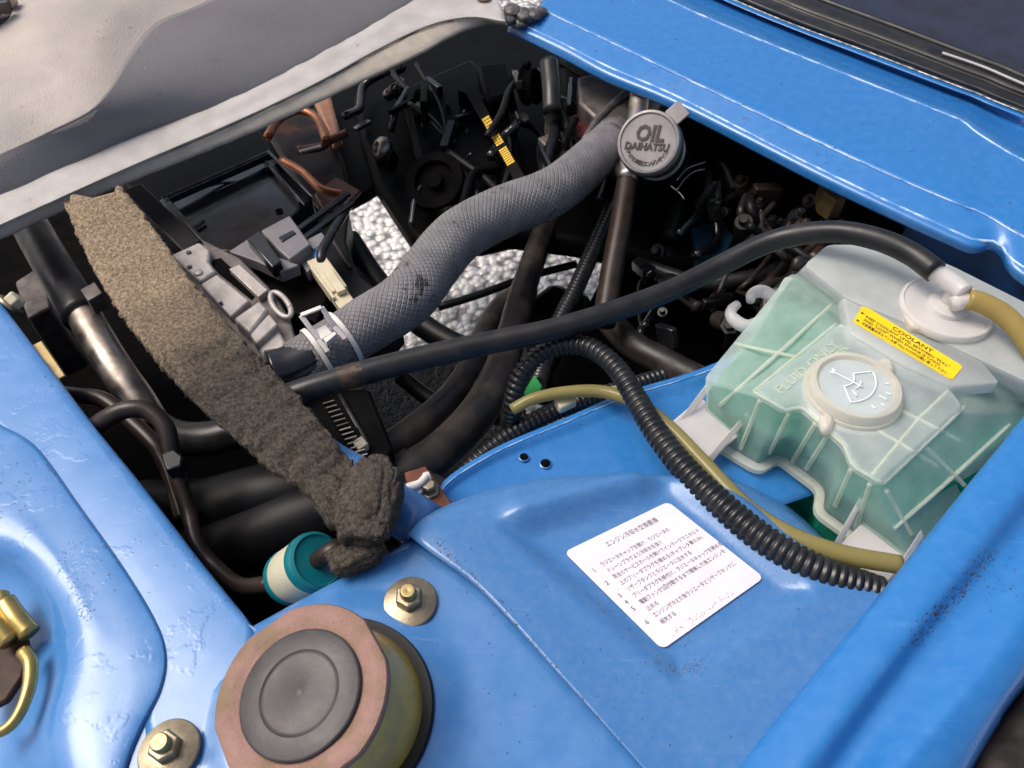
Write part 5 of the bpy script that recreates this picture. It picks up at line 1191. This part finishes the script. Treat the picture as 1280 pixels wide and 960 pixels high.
lathe('nose', [(.015, 0), (.018, .006), (.017, .013), (.012, .018), (.009, .019), (.007, .014)], P(484, 188, -.14), (-.7, -.4, .5), M['steel'], sv, seg=40)
bar('arm', P(444, 162, -.14), P(462, 152, -.14), .008, .006, M['steel'], sv)
bl = thing('drive_belt', 'black drive belt with yellow painted part number marks', 'drive belt', P(625, 190, -.2))
b0, b1 = P(586, 110, -.075), P(662, 246, -.075)
bar('belt', b0, b1, .0150, .005, M['deep'], bl, bevel=.001, up=(-.2, -.6, .8))
bd = (b1 - b0).normalized(); bs_ = bd.cross(Vector((-.2, -.6, .8))).normalized(); bu = bs_.cross(bd)
geos = []
for f0, f1, nr, nc in ((.315, .445, 5, 3), (.49, .575, 4, 3), (.605, .745, 8, 4)):
    for i in range(nr):
        for j in range(nc):
            c = b0.lerp(b1, f0 + (f1 - f0) * (i + .5) / nr) + bs_ * ((j + .5) / nc - .5) * .011 + bu * .0028
            hl, hw = (b1 - b0).length * (f1 - f0) / nr * .36, .012 / nc * .40
            q = [c + bd * (a * hl) + bs_ * (b * hw) + bu * h for h in (0, .0003) for a, b in ((-1, -1), (1, -1), (1, 1), (-1, 1))]
            geos.append((q, [(4, 5, 6, 7), (0, 1, 5, 4), (1, 2, 6, 5), (2, 3, 7, 6), (3, 0, 4, 7)]))
v, f = join(geos); mk('paint_marks', v, f, M['belt_paint'], bl, smooth=False)
ru = thing('rusty_subframe', 'rusty copper-brown subframe pieces deep below the grey strip', 'subframe', P(390, 200, -.28))
prism('upright', [(388, 116), (410, 108), (428, 174), (416, 182)], -.165, -.18, pbr('orange_rust', (.40, .17, .08), .35, .5, (.50, .30, .2), 30, .8), ru, bevel=.006)
tube('tie_bar', [(372, 188, -.16), (400, 184, -.16), (412, 176, -.155), (434, 166, -.15)], .0065, M['copper'], ru, n=20)
prism('plate', [(330, 160), (400, 130), (430, 200), (440, 250), (400, 258), (372, 230)], -.185, -.20, pbr('dark_rust', (.008, .004, .003), .45, 0, (.06, .018, .009), 22, 1, .5, .62, spec=.2, bump=.6, bscale=60), ru, bevel=.006)
COPS = pbr('bright_copper', (.42, .17, .08), .28, .7, (.25, .09, .04), 40, .8, bump=.3, bscale=150)
tube('copper_pipe', [(334, 172, -.15), (348, 150, -.15), (372, 138, -.15), (396, 148, -.15), (408, 176, -.15)], .0065, COPS, ru, n=26)
tube('copper_pipe', [(352, 200, -.165), (378, 214, -.165), (402, 236, -.165), (432, 244, -.165)], .0060, COPS, ru, n=20)
bar('bright_tab', P(374, 190, -.152), P(402, 183, -.152), .007, .004, M['cast'], ru)
prism('dark_back_plate', [(318, 158), (400, 112), (470, 96), (486, 222), (462, 238), (440, 250), (402, 262), (360, 240)], -.205, -.225, M['deep'], ru, bevel=.004)  # dark plate added behind the copper parts to black out the ground
prism('plate', [(392, 242), (420, 220), (452, 238), (440, 250), (404, 262)], -.18, -.186, M['copper'], ru, bevel=.003)
o = tube('fan_guard', [(436, 300, -.16), (470, 350, -.17), (510, 392, -.17), (556, 424, -.17), (620, 450, -.17)], [.016, .015, .015, .013], M['black'], None, n=40); props(o, 'black curved fan guard arm under the grey hose', 'guard')
o = tube('fan_guard', [(500, 470, -.20), (540, 500, -.21), (590, 520, -.21), (650, 520, -.2)], .010, M['black'], None, n=30); props(o, 'black curved guard arm low between the thick hoses', 'guard')
o = tube('brake_line', [(548, 384, -.22), (600, 368, -.22), (660, 346, -.22), (720, 330, -.22)], .0055, M['black'], None, n=20, seg=10); props(o, 'thin black line crossing the bright gap below the grey hose', 'pipe')
o = prism('engine_mount', [(648, 380), (690, 350), (740, 366), (740, 430), (700, 450), (660, 440)], -.30, -.42, M['deep'], None, bevel=.012); props(o, 'rounded black mount between the thick hose and the corrugated conduit', 'mount')
rc_ = thing('radiator_core', 'black radiator corner with light fin edge beside the felt', 'radiator', P(430, 540, -.12))
prism('end_tank', [(366, 500), (420, 486), (462, 486), (492, 560), (470, 600), (440, 590), (412, 556), (380, 520)], -.055, -.20, M['deep'], rc_, bevel=.003)
for i in range(14):
    a = P(404 + i * 3.4, 506 + i * 5.6, -.046); bar('fin', a, a + Vector((.010, .004, 0)), .0016, .004, M['steel'] if i > 5 else M['cast_dark'], rc_, bevel=.0003)
prism('bolt_pad', [(440, 552), (452, 544), (460, 554), (448, 562)], -.044, -.054, M['cream'], rc_, bevel=.001)
bar('frame_edge', P(424, 494, -.05), P(462, 560, -.055), .004, .006, M['black_gloss'], rc_)
# right side dim things
rl = thing('relay', 'dim blue relay box under the cowl right of the filler neck', 'relay', P(890, 300, -.2))
prism('relay_case', [(864, 284), (902, 272), (918, 296), (908, 318), (872, 322)], -.14, -.20, M['blue_relay'], rl, bevel=.003)
o = prism('yellow_clip', [(1026, 222), (1044, 222), (1060, 246), (1044, 250), (1030, 240)], -.03, -.06, pbr('amber_clip', (.10, .06, .018), .6, 0, (.05, .03, .012), 80, .8), None, bevel=.002); props(o, 'dull amber clip hanging beneath the blue cowl edge', 'clip')
o = tube('wire_harness', [(800, 330, -.14), (870, 352, -.13), (930, 348, -.12), (985, 330, -.11), (1040, 300, -.10)], .009, M['rubber'], None, n=30); props(o, 'dark wire harness running behind the tank under the cowl', 'wiring')
o = tube('wire_harness', [(955, 400, -.13), (964, 350, -.11), (990, 320, -.10), (1010, 280, -.10)], .007, M['brownhose'], None, n=30); props(o, 'dark brown cable rising beside the tank left edge', 'wiring')
o = prism('void_filler', [(955, 600), (1010, 570), (1080, 640), (1060, 720), (990, 690)], -.09, -.2, pbr('dark_brown_void', (.02, .013, .012), .7, 0, (.05, .03, .025), 120, .8, bump=.6, bscale=200), None, bevel=.004); props(o, 'dark brown block filling the rusty void below the tank beside the yellowed hose', 'panel')  # brown block filling the void below the tank
WETS = pbr('wet_shaded_ground', (.006, .0055, .005), .12, 0, (.012, .011, .01), 80, .5, bump=1, bscale=95, spec=.6); WETS.node_tree.nodes['Bump'].inputs['Distance'].default_value = .006
o = prism('ground_stand_in', [(430, 470), (520, 452), (600, 440), (640, 460), (660, 520), (580, 600), (480, 620)], -.40, -.41, WETS, None, bevel=.004); props(o, 'added wet black plate standing in for shaded ground between the thick hoses', 'tray')  # plate added in place of wet ground lying in shade
o = prism('dark_floor_sheet', [(-140, 290), (60, 190), (170, 172), (250, 240), (420, 480), (560, 600), (560, 700), (320, 860), (100, 640)], -.28, -.30, M['black_matte'], None, bevel=.004); props(o, 'black sheet added to keep the bay floor dark left of the hoses', 'shield')  # black sheets added only to keep the bay floor dark
o = prism('dark_floor_sheet', [(760, 330), (880, 240), (1300, 330), (1400, 500), (1200, 800), (900, 700), (770, 560), (690, 470)], -.30, -.32, M['black_matte'], None, bevel=.004); props(o, 'black sheet added to keep the bay floor dark beneath the tank', 'shield')
